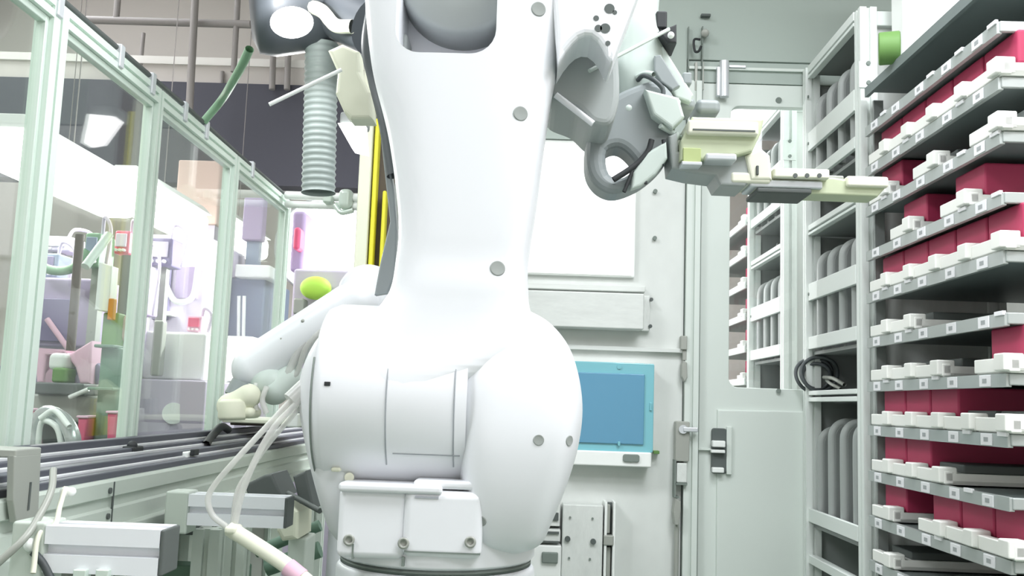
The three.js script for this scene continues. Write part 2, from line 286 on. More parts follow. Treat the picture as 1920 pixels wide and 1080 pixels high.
// ------------------------------------------------------------ the main robot
const RB = [-0.15, 0, -1.78];
const robot = thing('industrial_robot', 'large white six axis robot in the middle with a shelf picking gripper', 'robot', RB);
{
  // pedestal and turning base
  part('pedestal', [rev([[0, 0], [0.3, 0], [0.3, 0.03], [0.2, 0.05], [0.178, 0.3], [0.178, 0.905], [0.17, 0.915], [0, 0.915]], [-0.152, 0, -1.78], [-0.152, 1, -1.78], 64)], M.robot, robot);
  part('ring_gap', rev([[0, 0.912], [0.171, 0.912], [0.171, 0.926], [0, 0.926]], [-0.152, 0, -1.78], [-0.152, 1, -1.78], 64), M.line, robot, 'dark joint ring');
  part('turning_base', [rev([[0, 0.924], [0.172, 0.924], [0.177, 0.93], [0.177, 1.02], [0.168, 1.045], [0, 1.06]], [-0.152, 0, -1.78], [-0.152, 1, -1.78], 64)], M.robot, robot);
  const fb = part('front_box', [box(-0.3013,-0.1889,0.9401,1.054, -1.78, -1.6, 0.012), box(-0.1937,-0.0631,0.9459,1.0539, -1.78, -1.594, 0.014)], M.robot, robot);
  part('box_lid', [box(-0.3011,-0.1308,1.0474,1.0622, -1.8, -1.59, 0.006), box(-0.1794,-0.0718,1.0559,1.07, -1.8, -1.6, 0.006)], M.robot, fb);
  part('lid_slot', [box(-0.1746,-0.1364,1.0411,1.0445, -1.6, -1.5925)], M.seam, fb);
  part('box_joint', [box(-0.1886,-0.0653,0.9542,0.9567, -1.7, -1.593), box(-0.2742,-0.2716,0.9397,0.9634, -1.7, -1.5985), box(-0.1926,-0.1882,0.9309,0.9452, -1.7, -1.5985)], M.line, fb);
  for (const p of [[-0.2796,0.9699,-1.6], [-0.19,0.9688,-1.595], [-0.0816,0.9748,-1.593]]) { part('base_bolt', rev([[0.009, 0], [0.0095, 0.004], [0.0055, 0.005], [0.005, 0.001], [0, 0.001]], p, [p[0], p[1], p[2] + 1], 20), M.bracket, fb); }
  // shoulder
  const armSecs = [[1.2105,-0.3098,-0.1174, 1.5854, 1.92], [1.2358,-0.3284,-0.0632, 1.5876, 1.92], [1.2576,-0.3353,-0.0069, 1.5911, 1.92], [1.2821,-0.329,0.0267, 1.596, 1.92], [1.3064,-0.3149,0.0336, 1.6, 1.92], [1.3402,-0.2841,0.0153, 1.6035, 1.92], [1.3693,-0.2586,0.0029, 1.605, 1.9], [1.3985,-0.2446,-0.0009, 1.606, 1.88], [1.4424,-0.239,-0.0033, 1.61, 1.86], [1.4915,-0.2356,0.0009, 1.61, 1.85], [1.5606,-0.2429,0.0094, 1.61, 1.85], [1.6703,-0.264,0.0196, 1.61, 1.85], [1.7714,-0.2938,0.0313, 1.61, 1.85], [1.8329,-0.3069,0.0433, 1.61, 1.85], [1.895,-0.3161,0.0594, 1.61, 1.85], [1.9472,-0.3219,0.075, 1.61, 1.85], [2.0207,-0.3278,0.083, 1.61, 1.85]];
  const win = rrect(-0.2498, -0.0723, 1.802, 2.3, 0.045, 6);
  let armG = loft(armSecs, 3.8, 6, 80);
  armG = cut(armG, slab(win, 1.5, 1.78, 0));
  const arm = part('lower_arm', armG, M.robot, robot);
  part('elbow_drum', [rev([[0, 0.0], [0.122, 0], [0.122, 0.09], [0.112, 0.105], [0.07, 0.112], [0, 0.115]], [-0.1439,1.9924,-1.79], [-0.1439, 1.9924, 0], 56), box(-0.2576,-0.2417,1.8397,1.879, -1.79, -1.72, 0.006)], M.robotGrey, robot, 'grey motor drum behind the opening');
  const holeTone = S(0x9a9f9c, 0.7);
  const capHoles = [[-0.0248,1.6994,-1.612], [-0.0545,1.4264,-1.612], [0.0006,1.8899,-1.612]];
  for (const p of capHoles) bore('plug_hole', arm, p[0], p[1], 0.0125, holeTone, arm);
  // shoulder covers and drum
  const rightCover = part('right_cover', loft([[0.9437,-0.0475,-0.0009, 1.68, 1.84], [0.9628,-0.0808,0.0358, 1.63, 1.9], [0.9966,-0.099,0.0524, 1.605, 1.94], [1.0567,-0.1089,0.075, 1.588, 1.96], [1.1265,-0.1175,0.0948, 1.58, 1.98], [1.192,-0.1259,0.1015, 1.583, 1.98], [1.2533,-0.1304,0.0933, 1.593, 1.98], [1.3053,-0.1326,0.0738, 1.612, 1.96], [1.345,-0.1343,0.0402, 1.645, 1.92], [1.3686,-0.1257,-0.0008, 1.69, 1.86]], 4, 6, 72), M.robot, robot);
  const leftCover = part('left_cover', loft([[0.9499,-0.3325,-0.2709, 1.72, 1.86], [0.9748,-0.3463,-0.2628, 1.69, 1.9], [1.0256,-0.3626,-0.2654, 1.66, 1.94], [1.1003,-0.3843,-0.2693, 1.64, 1.96], [1.1759,-0.4023,-0.2733, 1.63, 1.98], [1.2285,-0.4046,-0.276, 1.63, 1.98], [1.2819,-0.3893,-0.269, 1.64, 1.96], [1.3264,-0.3608,-0.2518, 1.66, 1.94], [1.3536,-0.3262,-0.2337, 1.7, 1.9]], 3, 6, 64), M.robot, robot);
  const ax = [-0.3614,1.199,-1.75], bx = [-0.097,1.2082,-1.75], rd = 0.165, dl = bx[0] - ax[0], cy = (ax[1] + bx[1]) / 2;
  const drum = part('shoulder_drum', rev([[0, 0], [rd - 0.03, 0], [rd - 0.008, 0.006], [rd, 0.024], [rd, dl], [0, dl]], [ax[0], cy, -1.75], [ax[0] + 1, cy, -1.75], 80), M.robot, robot);
  for (const [px, a0, a1] of [[-0.229, -0.75, 0.3], [-0.1166, -0.75, 0.35]]) {
    const pts = []; for (let i = 0; i <= 16; i++) { const a = a0 + (a1 - a0) * i / 16; pts.push([px, cy + (rd + 0.0002) * Math.sin(a), -1.75 + (rd + 0.0002) * Math.cos(a)]); }
    part('cover_joint', tube(pts, 0.0012, 32, 6), M.seam, drum);
  }
  { const pts = []; for (let i = 0; i <= 20; i++) { const a = -1.05 + 1.45 * i / 20; pts.push([ax[0] + 0.006, cy + (rd - 0.007) * Math.sin(a), -1.75 + (rd - 0.007) * Math.cos(a)]); } part('cover_joint', tube(pts, 0.0016, 40, 6), M.line, drum); }
  { const a = -0.6; part('cover_joint', cyl([-0.2177, cy + rd * Math.sin(a), -1.75 + rd * Math.cos(a)], [-0.1059, cy + rd * Math.sin(a), -1.75 + rd * Math.cos(a)], 0.0012, 0.0012, 8), M.seam, drum); }
  for (const [m, x, y] of [[leftCover, -0.3569,1.2098], [drum, -0.3273,1.2213]]) { const f = onFace(m, x, y); if (f) part('index_mark', box(x - 0.005, x + 0.005, y - 0.0035, y + 0.0035, f.p[2] - 0.01, f.p[2] + 0.002, 0.001), M.black, robot, 'small black index mark'); }
  for (const p of [[0.0236,1.1422,-1.581], [0.0745,1.142,-1.612], [-0.0659,1.0069,-1.62]]) bore('cover_plug', rightCover, p[0], p[1], 0.0085, holeTone, rightCover);
  part('under_drum_fitting', [box(-0.3172,-0.2877,1.0453,1.0932, -1.75, -1.66, 0.01), cyl([-0.2923,1.0667,-1.64], [-0.2994,1.0634,-1.68], 0.008), box(-0.3227,-0.3065,1.0756,1.0827, -1.68, -1.63, 0.004)], M.cream, robot);
  // elbow bracket
  const eb = part('elbow_bracket', slab([[0.0173,1.9715],[0.1926,1.9765],[0.1729,1.9164],[0.1542,1.8617],[0.134,1.8016],[0.1303,1.7995],[0.1235,1.8091],[0.1156,1.8244],[0.1059,1.8378],[0.0944,1.8463],[0.0831,1.8469],[0.072,1.8417],[0.061,1.8306],[0.0501,1.8157],[0.0377,1.7929],[0.0303,1.8532]], 1.622, 1.74, 0.01), M.robot, robot);
  for (const [p, r, q] of [[[0.1253,1.8955,-1.619], 0.009, 1.4], [[0.1348,1.8889,-1.619], 0.004, 1.5], [[0.1023,1.8773,-1.619], 0.005, 1.2], [[0.1186,1.8592,-1.619], 0.009, 1.4], [[0.1065,1.8588,-1.619], 0.0065, 1.1], [[0.1239,1.8321,-1.619], 0.0045, 1.5]]) part('bolt_hole', cyl([p[0], p[1], -1.64], [p[0], p[1], -1.6212], r, r, 20), M.hole, eb);
  // forearm and wrist
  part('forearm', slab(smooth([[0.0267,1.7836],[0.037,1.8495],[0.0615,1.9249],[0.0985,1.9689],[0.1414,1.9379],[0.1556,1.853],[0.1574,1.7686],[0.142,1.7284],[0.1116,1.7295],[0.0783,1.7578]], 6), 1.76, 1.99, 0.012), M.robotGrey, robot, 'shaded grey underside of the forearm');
  part('forearm_edge', cyl([0.0381,1.7783,-1.75], [0.1096,1.7247,-1.75], 0.006), M.robot, robot);
  part('wrist_housing', [loft([[1.7993,0.1589,0.2991, 1.94, 2.12], [1.8705,0.1573,0.29, 1.92, 2.14], [1.9423,0.158,0.2831, 1.92, 2.14], [2.0146,0.1657,0.2611, 1.92, 2.14], [2.088,0.1757,0.2634, 1.94, 2.14], [2.1618,0.18,0.268, 1.94, 2.14]], 3, 5, 40)], M.robotPale, robot, 'pale green grey wrist housing');
  part('wrist_shroud', slab(smooth([[0.1218,1.7961],[0.1068,1.7294],[0.1106,1.6672],[0.1323,1.6374],[0.1634,1.6261],[0.2072,1.6398],[0.2506,1.6727],[0.2754,1.7074],[0.2847,1.7554],[0.2881,1.8207],[0.2496,1.8621],[0.1964,1.849],[0.1502,1.8222]], 5), 1.89, 1.985, 0.016, [smooth([[0.1484,1.7128],[0.1698,1.7223],[0.1917,1.7097],[0.2072,1.6837],[0.1776,1.6585],[0.1538,1.6666]], 4)]), M.robotDark, robot, 'dark grey wrapped wrist cover with an opening');
  part('shroud_flap', slab([[0.199,1.6631],[0.2259,1.7054],[0.2639,1.7285],[0.2666,1.6936],[0.2437,1.6602],[0.2144,1.6353],[0.1954,1.6282]], 1.866, 1.89, 0.006), M.robotPale, robot, 'crumpled pale flap of the wrist cover');
  part('shroud_ridge', [tube([[0.1603,1.648,-1.872],[0.1916,1.6696,-1.872],[0.2125,1.6877,-1.872],[0.229,1.71,-1.872],[0.235,1.732,-1.872]], 0.006), tube([[0.182,1.6238,-1.872],[0.192,1.6512,-1.872],[0.198,1.6676,-1.872]], 0.004), tube([[0.2239,1.6414,-1.872],[0.2251,1.6902,-1.872],[0.2355,1.7069,-1.872],[0.2545,1.7108,-1.872]], 0.004), tube([[0.255,1.6803,-1.872],[0.2609,1.7077,-1.872],[0.2584,1.7327,-1.872]], 0.004)], M.black, robot);
  part('tool_bracket', [slab([[0.2428,1.9445],[0.263,1.9498],[0.3273,1.847],[0.3208,1.8306],[0.2894,1.8412],[0.247,1.8979]], 1.93, 1.99, 0.004), slab([[0.2178,1.8326],[0.2867,1.8175],[0.2983,1.778],[0.2744,1.7523],[0.2353,1.7806]], 1.86, 1.9, 0.006)], M.robotPale, robot);
  part('tool_bracket_face', slab([[0.2416,1.9194],[0.2548,1.9221],[0.2956,1.8568],[0.2803,1.8472],[0.2558,1.8647],[0.2421,1.8872]], 1.905, 1.925, 0.003), M.robotDark, robot);
  part('sensor_block', [slab([[0.2478,1.9689],[0.2857,1.9864],[0.2863,1.9455],[0.2684,1.945]], 1.9, 1.98, 0.004), box(0.2476,0.2703,1.9889,2.0268, -2.0, -1.93, 0.004), cyl([0.2575,1.9769,-1.94], [0.257,2.0096,-1.94], 0.006)], M.black, robot, 'dark sensor block');
  part('sensor_rod', cyl([0.0995,1.8233,-1.74], [0.2667,1.9658,-1.88], 0.0038, 0.0038, 12), M.robotPale, robot, 'thin pale rod at the wrist');
  part('rod_tip', ball([0.2726,1.9575,-1.89], 0.007), M.white, robot);
  part('sensor_rod', cyl([-0.5326,1.7775,-1.86], [-0.4003,1.8677,-1.9], 0.004, 0.004, 12), M.white, robot, 'thin white rod reaching left');
  part('wrist_cable', tube([[0.2103,1.8713,-1.92], [0.2188,1.8737,-1.9], [0.2382,1.8583,-1.88], [0.2568,1.8388,-1.88], [0.2539,1.821,-1.88], [0.2337,1.8214,-1.89], [0.2207,1.8365,-1.91], [0.2107,1.8531,-1.92]], 0.005, 50, 8), M.cable, robot);
  part('wrist_cable', tube([[0.2091,1.877,-1.92], [0.2231,1.8783,-1.9], [0.238,1.8695,-1.88]], 0.006, 20, 8), M.robotPale, robot);
  part('cable_clip', [box(0.3044,0.3235,1.8697,1.8953, -1.99, -1.93, 0.004), box(0.297,0.3354,1.8228,1.8484, -2.04, -1.95, 0.01), box(0.3456,0.3978,1.8311,1.8635, -2.1, -2.0, 0.012)], M.robotDark, robot);
  part('wrist_pin', [cyl([0.2513,1.7604,-1.87], [0.2967,1.7462,-1.9], 0.0055), cyl([0.2788,1.729,-1.88], [0.2892,1.7491,-1.88], 0.006), ball([0.1898,1.802,-1.9], 0.012), ball([0.2938,1.8294,-1.93], 0.007)], M.robotPale, robot);
  // gripper
  const gr = part('gripper_base', [slab([[0.2687,1.7409],[0.2859,1.7492],[0.2886,1.7105],[0.3231,1.7005],[0.4519,1.7089],[0.4734,1.692],[0.4714,1.6721],[0.4414,1.6624],[0.4202,1.642],[0.372,1.6427],[0.3622,1.6621],[0.3128,1.6671],[0.2762,1.6748]], 1.87, 1.97, 0.006)], M.robotGrey, robot, 'grey gripper base plate');
  part('gripper_block', slab([[0.3114,1.7756],[0.4538,1.7755],[0.4475,1.7464],[0.4305,1.7083],[0.3983,1.6984],[0.3425,1.6967],[0.3362,1.6877],[0.2889,1.6862],[0.2905,1.726]], 1.85, 1.99, 0.005), M.gripYellow, gr, 'pale yellow green gripper block');
  part('lime_patch', box(0.2936,0.3292,1.6744,1.7109, -1.856, -1.846, 0.002), M.gripLime, gr, 'lime green patch');
  part('block_lid', box(0.3007,0.4395,1.7369,1.7649, -2.0, -1.835, 0.005), M.ivory, gr, 'ivory lid');
  part('lid_groove', box(0.3103,0.4321,1.743,1.7462, -1.85, -1.8335), M.darkGrey, gr);
  part('slide', [box(0.3353,0.3962,1.6829,1.698, -1.95, -1.83, 0.005), box(0.2897,0.3294,1.6732,1.6807, -1.9, -1.835, 0.002)], M.steel, gr);
  part('slide_groove', box(0.3409,0.3877,1.6917,1.6981, -1.87, -1.836), M.darkGrey, gr);
  part('knuckle', [slab([[0.4198,1.7035],[0.4497,1.721],[0.4691,1.7051],[0.4735,1.6557],[0.4308,1.6544]], 1.864, 1.952, 0.006), box(0.3922,0.4714,1.6489,1.6709, -1.962, -1.867, 0.006)], M.ivory, gr);
  part('air_fitting', [cyl([0.4558,1.6668,-1.88], [0.4556,1.7159,-1.88], 0.005), cyl([0.4472,1.7014,-1.88], [0.4642,1.7019,-1.88], 0.006), box(0.4407,0.446,1.664,1.6835, -1.88, -1.86, 0.002)], M.darkGrey, gr);
  part('finger', slab([[0.4308,1.6566],[0.4789,1.6658],[0.5975,1.6695],[0.6231,1.6659],[0.7031,1.6706],[0.7061,1.6554],[0.6867,1.6329],[0.6016,1.6335],[0.5163,1.6341],[0.4522,1.6364]], 1.882, 1.948, 0.004), M.gripYellow, gr, 'long pale finger reaching into the shelves');
  part('finger_underside', box(0.4448,0.5536,1.6314,1.6423, -1.97, -1.872, 0.004), M.darkGrey, gr);
  part('finger_cover', box(0.4308,0.575,1.6424,1.6588, -1.95, -1.872, 0.004), M.steel, gr);
  const fp = part('finger_plate', box(0.4756,0.5857,1.6608,1.6806, -1.968, -1.862, 0.004), M.ivory, gr);
  for (const p of [[0.5176,1.6653,-1.87], [0.5407,1.666,-1.87], [0.5649,1.6667,-1.87]]) part('plate_hole', cyl([p[0], p[1], -1.87], [p[0], p[1], -1.8605], 0.0045, 0.0045, 16), M.darkGrey, fp);
  part('finger_tip', box(0.623,0.7051,1.6497,1.6716, -1.95, -1.872, 0.005), M.ivory, gr, 'ivory finger tip');
  part('finger_gap', box(0.5889,0.6209,1.662,1.6741, -1.94, -1.885, 0.003), M.bracket, gr);
  // cream cable cover at the left side of the arm
  part('cable_cover', slab([[-0.4378,1.9207],[-0.408,1.9356],[-0.3721,1.9203],[-0.3675,1.8761],[-0.3449,1.8327],[-0.3352,1.7753],[-0.3822,1.7739],[-0.3965,1.7884],[-0.4167,1.8282],[-0.4148,1.8747]], 1.93, 1.99, 0.008), M.cream, robot, 'cream cable cover beside the arm');
  part('arm_cable', [tube([[-0.3417,2.0079,-1.9], [-0.3479,1.9159,-1.9], [-0.3312,1.8482,-1.9], [-0.3015,1.7531,-1.88], [-0.2758,1.6391,-1.86]], 0.014, 50, 10)], M.cable, robot, 'dark cable along the arm edge');
  part('guard_sheet', slab([[-0.3118,1.7476],[-0.2985,1.7234],[-0.2758,1.6156],[-0.2651,1.5285],[-0.2651,1.4419],[-0.2784,1.4071],[-0.3037,1.402],[-0.2961,1.4624],[-0.2801,1.5498]], 1.87, 1.9, 0.004), M.robotDark, robot, 'grey guard behind the arm edge');
}

// ------------------------------------------------------------ lamp, hose and cables left of the robot
{
  const t = thing('work_lamp', 'dark grey rounded lamp housing with a glaring lamp near the top', 'lamp', [-0.5394,2.0447,-2.15]);
  part('housing', [rev([[0, 0], [0.09, 0.004], [0.125, 0.02], [0.132, 0.06], [0.118, 0.15], [0.09, 0.22], [0.06, 0.26], [0, 0.27]], [-0.6813,2.1215,-2.15], [-0.3263,2.1645,-2.25], 48)], M.lampDark, t);
  part('arm_tube', [cyl([-0.5246,2.1452,-2.2], [-0.3689,2.0424,-2.1], 0.07), cyl([-0.5246,2.1452,-2.2], [-0.5246, CEIL, -2.2], 0.05)], M.lampDark, t);
  const c = [-0.541,2.0146,-2.02];
  part('lens', ball(c, 0.048, 1, 0.75, 0.35), glow(0xffffff, 6), t, 'glaring white lamp');
  const l = new THREE.PointLight(0xffffff, 0.12, 0, 2); l.position.set(0, 0, 0.1); l.castShadow = true; l.name = 'lamp_light'; l.position.set(c[0] - t.position.x, c[1] - t.position.y, c[2] - t.position.z + 0.06); t.add(l);
  part('bracket', [tube([[-0.5245,2.0888,-2.1], [-0.4883,2.066,-2.08], [-0.4518,2.0262,-2.06], [-0.4137,2.0207,-2.05]], 0.016)], M.cream, t);
}
{
  const pf = []; for (let i = 0; i <= 96; i++) { const s = i / 96; pf.push([0.0385 + 0.0016 * Math.cos(s * Math.PI * 2 * 24), s * 0.36]); }
  solo('corrugated_hose', [rev(pf, [-0.5007,1.673,-2.2], [-0.5148,2.0655,-2.2], 28)], M.hose, 'thick grey corrugated hose hanging below the dark lamp housing', 'hose');
}
solo('green_cable', tube([[-0.7641,2.111,-2.45], [-0.7957,2.087,-2.5], [-0.8551,2.0626,-2.6], [-0.9355,2.0558,-2.75], [-0.985,2.0009,-2.7673]], 0.012, 40, 10), M.greenCable, 'green cable hanging from the lamp down to the fence rail', 'cable');
{
  const t = thing('spot_light', 'small glaring white light box left of the yellow seals', 'lamp', [-0.5835,1.9959,-3.05]);
  part('case', box(-0.633,-0.549,2.0798,2.1229, -3.12, -3.02, 0.01), M.plate, t);
  part('diffuser', slab([[-0.6353,2.0785],[-0.5515,2.0846],[-0.5394,1.9883],[-0.5853,1.9976]], 3.0, 3.08, 0.008), glow(0xffffff, 3), t);
  part('stem', cyl([-0.592,2.1207,-3.09], [-0.592, 3.4, -3.09], 0.012), M.plate, t);
}
{
  const t = thing('pipe_beam', 'pair of white pipes with clamps behind the fence end', 'pipe', [-0.8001,1.9267,-3.6]);
  const a = [-0.9659,1.983,-3.7], b = [-0.6103,1.9381,-3.5], a2 = [-0.9636,1.9466,-3.7], b2 = [-0.6086,1.9058,-3.5];
  part('pipe', cyl(a, b, 0.016), M.white, t); part('pipe', cyl(a2, b2, 0.014), M.white, t);
  part('clamp', [box(-0.7864,-0.754,1.9255,1.9583, -3.6, -3.53, 0.006), box(-0.7233,-0.6709,1.897,1.9749, -3.6, -3.5, 0.02), tube([[-0.7385,1.916,-3.53], [-0.7108,1.8864,-3.52], [-0.6673,1.8959,-3.52]], 0.01)], M.alu, t);
  part('support', cyl([-0.6103, 0, -3.5], b, 0.016), M.white, t);
}

// ------------------------------------------------------------ safety fence
const FX = -1.0;
{
  const t = thing('safety_fence', 'pale green aluminium safety fence with clear panels on the left', 'fence', [FX, 0, -2.6]);
  const zs = [-1.3, -1.885, -2.43, -3.1, -3.815], top = 1.985, w = [0.045, 0.062, 0.034, 0.05, 0.04];
  zs.forEach((z, i) => {
    part('post', prof('y', 0, top, FX, z, 0.04, w[i]), M.aluGreen, t);
  });
  for (let i = 0; i < 4; i++) {
    const z1 = zs[i] - w[i] / 2, z0 = zs[i + 1] + w[i + 1] / 2;
    part('top_rail', prof('z', z0, z1, FX, top - 0.02, 0.04), M.aluGreen, t);
    part('bottom_rail', prof('z', z0, z1, FX, 0.98, 0.04), M.aluGreen, t);
    const p = part('clear_panel', box(FX - 0.003, FX + 0.003, 1.0, top - 0.04, z0, z1), M.clear, t, 'clear plastic panel');
    part('gasket', [box(FX - 0.01, FX + 0.01, 1.0, top - 0.04, z0, z0 + 0.012, 0.002), box(FX - 0.01, FX + 0.01, 1.0, top - 0.04, z1 - 0.012, z1, 0.002), box(FX - 0.01, FX + 0.01, top - 0.055, top - 0.04, z0 + 0.012, z1 - 0.012, 0.002)], M.alu, p);
    part('lower_panel', box(FX - 0.006, FX + 0.006, 0.06, 0.96, z0, z1), M.bracket, t, 'grey lower infill sheet');
  }
  const c = part('top_cable', tube([[FX + 0.012, top + 0.012, -1.3], [FX + 0.012, top + 0.012, -2.0], [FX + 0.014, top + 0.014, -2.6], [FX + 0.012, top + 0.01, -3.2], [FX + 0.012, top + 0.012, -3.83]], 0.007, 80, 8), M.darkGrey, t, 'dark cable along the top rail');
  for (const z of [-1.8698, -2.1683, -2.3634, -2.5997, -2.7816, -3.2694]) part('cable_clip', box(FX - 0.012, FX + 0.026, top - 0.034, top + 0.022, z - 0.012, z + 0.012, 0.004), M.steel, c);
}

// ------------------------------------------------------------ conveyor rail below the fence
{
  const t = thing('conveyor_rail', 'long stepped aluminium conveyor rail running below the fence', 'conveyor', [-0.9, 0.9, -2.6]);
  const z0 = -4.2, z1 = -1.0, L = (n, x0, x1, y0, y1, m, lb) => part(n, box(x0, x1, y0, y1, z0, z1, 0.003), m, t, lb);
  L('back_rail', -0.976, -0.945, 0.95, 1.086, M.rail, 'dark back rail');
  for (const [a, b, y, k] of [[-0.945, -0.938, 1.071, 1], [-0.938, -0.915, 1.065, 0], [-0.915, -0.908, 1.057, 1], [-0.908, -0.87, 1.05, 0], [-0.87, -0.862, 1.039, 1], [-0.862, -0.835, 1.034, 0]])
    k ? L('light_rail', a, b, 0.95, y, M.railLight, 'bright edge rail') : L('dark_bed', a, b, 0.95, y, M.rail, 'dark belt bed');
  part('side_beam', [slab([[-0.96, 0.93], [-0.82, 0.93], [-0.82, 0.962], [-0.828, 0.966], [-0.828, 0.984], [-0.82, 0.988], [-0.82, 1.016], [-0.824, 1.021], [-0.96, 1.021]], -z1, -z0, 0.001)], M.railFace, t, 'pale green grey side beam with grooves');
  part('foot_ledge', box(-0.96, -0.8, 0.9, 0.93, z0, z1, 0.004), M.railFace, t);
  for (const z of [-1.25, -2.6, -4.3]) part('leg', prof('y', 0, 0.9, -0.9, z, 0.06), M.railFace, t);
  part('beam_joint', box(-0.822, -0.8185, 0.935, 1.016, -1.952, -1.948), M.darkGrey, t);
  for (const y of [0.95, 1.0]) part('beam_bolt', cyl([-0.825, y, -1.93], [-0.816, y, -1.93], 0.006, 0.006, 12), M.darkGrey, t);
}
{
  const t = thing('sensor_bracket', 'tall flat grey bracket clamped across the conveyor rail', 'bracket', [-0.815,1.031,-1.741]);
  part('plate', [slabX([[-1.62, 0.985], [-1.55, 0.985], [-1.535, 1.02], [-1.525, 1.09], [-1.61, 1.09]], -0.815, -0.803, 0.002)], M.bracket, t);
  part('top_foot', [box(-0.975, -0.803, 1.0865, 1.1, -1.61, -1.53, 0.003)], M.bracket, t);
  part('slot', [slabX([[-1.585, 1.0], [-1.58, 1.0], [-1.58, 1.045], [-1.585, 1.045]], -0.804, -0.8015, 0)], M.darkGrey, t);
}
{
  const t = thing('cable_loom', 'thin cables drooping from the conveyor bracket to the bottom corner', 'cable', [-0.6984,0.9612,-1.4]);
  part('cable', tube([[-0.7273,1.0738,-1.5], [-0.713,1.0445,-1.47], [-0.7119,1.0123,-1.44], [-0.7121,0.9831,-1.4], [-0.7468,0.9405,-1.38]], 0.0055, 50, 8), M.bracket, t);
  part('cable', tube([[-0.7064,1.0462,-1.5], [-0.6979,1.0213,-1.47], [-0.6891,0.9977,-1.44], [-0.6996,0.9884,-1.42], [-0.6944,0.9354,-1.4]], 0.004, 50, 8), M.ivory, t);
  part('cable', tube([[-0.7072,0.9616,-1.42], [-0.6918,0.9471,-1.42], [-0.6753,0.9214,-1.42]], 0.006, 30, 8), M.cable, t);
  part('connector', [ball([-0.7059,1.0405,-1.5], 0.008), ball([-0.696,1.0409,-1.5], 0.007), ball([-0.7112,0.9713,-1.42], 0.01)], M.white, t);
}
function profileArm(x0, x1, y0, y1, zf, label) {
  const t = thing('profile_arm', label, 'profile', [(x0 + x1) / 2, y0, zf - 0.033], 'aluminium arms reaching from the conveyor');
  const h = y1 - y0;
  part('profile', [prof('x', x0, x1, (y0 + y1) / 2, zf - h / 2, h, h)], M.aluBright, t);
  part('end_cap', box(x1, x1 + 0.006, y0, y1, zf - h, zf, 0.004), M.darkGrey, t, 'dark plastic end cap');
  part('mount', box(x0 - 0.05, x0, y0 - 0.02, y1 + 0.005, zf - h, zf, 0.005), M.railFace, t);
  return t;
}
{
  const a = profileArm(-0.692, -0.5239, 0.9333, 0.9995, -1.42, 'aluminium slot profile with dark end cap at the bottom left');
  part('t_nut', box(-0.6422,-0.6236,0.9268,0.941, -1.43, -1.41, 0.002), M.alu, a); part('t_nut', box(-0.6096,-0.591,0.928,0.9422, -1.43, -1.41, 0.002), M.alu, a);
  profileArm(-0.7123, -0.5058, 0.9185, 0.983, -2.08, 'aluminium slot profile beyond the drooping clear hoses');
}
// supports and small machinery under the rail
{
  const t = thing('machine_stand', 'grey green aluminium stand below the second slot profile', 'stand', [-0.6943, 0, -2.2]);
  part('post', prof('y', 0, 0.898, -0.6979, -2.2, 0.06), M.railFace, t);
  part('post', prof('y', 0, 0.8997, -0.6474, -2.24, 0.05), M.railFace, t);
  part('dark_box', [box(-0.7689,-0.7291,0.9107,0.9711, -2.2, -2.1, 0.006), box(-0.7826,-0.7271,0.8842,0.9312, -2.4, -2.17, 0.006)], M.darkGrey, t, 'dark motor box');
  part('cross_plate', box(-0.8226,-0.6266,0.7478,0.807, -2.3, -2.24, 0.004), M.pillar, t);
}
{
  const t = thing('gear_unit', 'cream gearbox with dark brackets between conveyor and robot base', 'gearbox', [-0.5219, 0, -2.35]);
  part('body', slab([[-0.5511,0.9424],[-0.5271,0.963],[-0.503,0.9417],[-0.5019,0.8803],[-0.5367,0.8741],[-0.5507,0.8969]], 2.2, 2.35, 0.01), M.cream, t);
  part('bracket', [slab([[-0.6429,0.9923],[-0.6,1.0149],[-0.5812,1.0181],[-0.5525,0.9646],[-0.6028,0.9603],[-0.6332,0.9617]], 2.25, 2.4, 0.006), slab([[-0.5212,1.0189],[-0.4922,1.0321],[-0.4675,0.9482],[-0.5027,0.959]], 2.2, 2.3, 0.006), cyl([-0.5288,0.9807,-2.2], [-0.4335,0.9561,-2.1], 0.006)], M.darkGrey, t);
  part('column', box(-0.5368,-0.493,0.7583,0.8748, -2.36, -2.26, 0.006), M.railFace, t);
  part('column_base', box(-0.537, -0.4932, 0, 0.7642, -2.36, -2.26), M.railFace, t);
  part('brace', [cyl([-0.6465,0.8173,-2.4], [-0.4934,0.8867,-2.4], 0.014), cyl([-0.6179,0.7802,-2.4], [-0.49,0.8294,-2.4], 0.02)], M.pillar, t);
}
{
  const t = thing('rail_slider', 'small dark slider block riding on the conveyor rail', 'slider', [-0.91,1.0535,-2.2571]);
  part('block', [box(-0.9458,-0.9101,1.0482,1.0682, -2.32, -2.26, 0.005)], M.black, t);
  part('knob', [ball([-0.9232,1.0693,-2.28], 0.012)], M.black, t);
}
{
  const t = thing('rail_fitting', 'small silver fitting with black ends on the conveyor rail', 'fitting', [-0.88,1.0386,-2.4913]);
  part('body', box(-0.897,-0.8555,1.0315,1.0478, -2.53, -2.47, 0.004), M.white, t);
  part('end', [box(-0.9094,-0.8983,1.0279,1.0468, -2.52, -2.48, 0.003), box(-0.8546,-0.8435,1.0379,1.0542, -2.52, -2.48, 0.003)], M.black, t);
}
solo('rail_cable', tube([[-0.9,1.0533,-2.7392], [-0.9325,1.0755,-2.9], [-0.9242,1.0984,-2.95], [-0.9192,1.0875,-3.0]], 0.012, 30, 8), M.black, 'short black cable bend at the far end of the conveyor', 'cable');
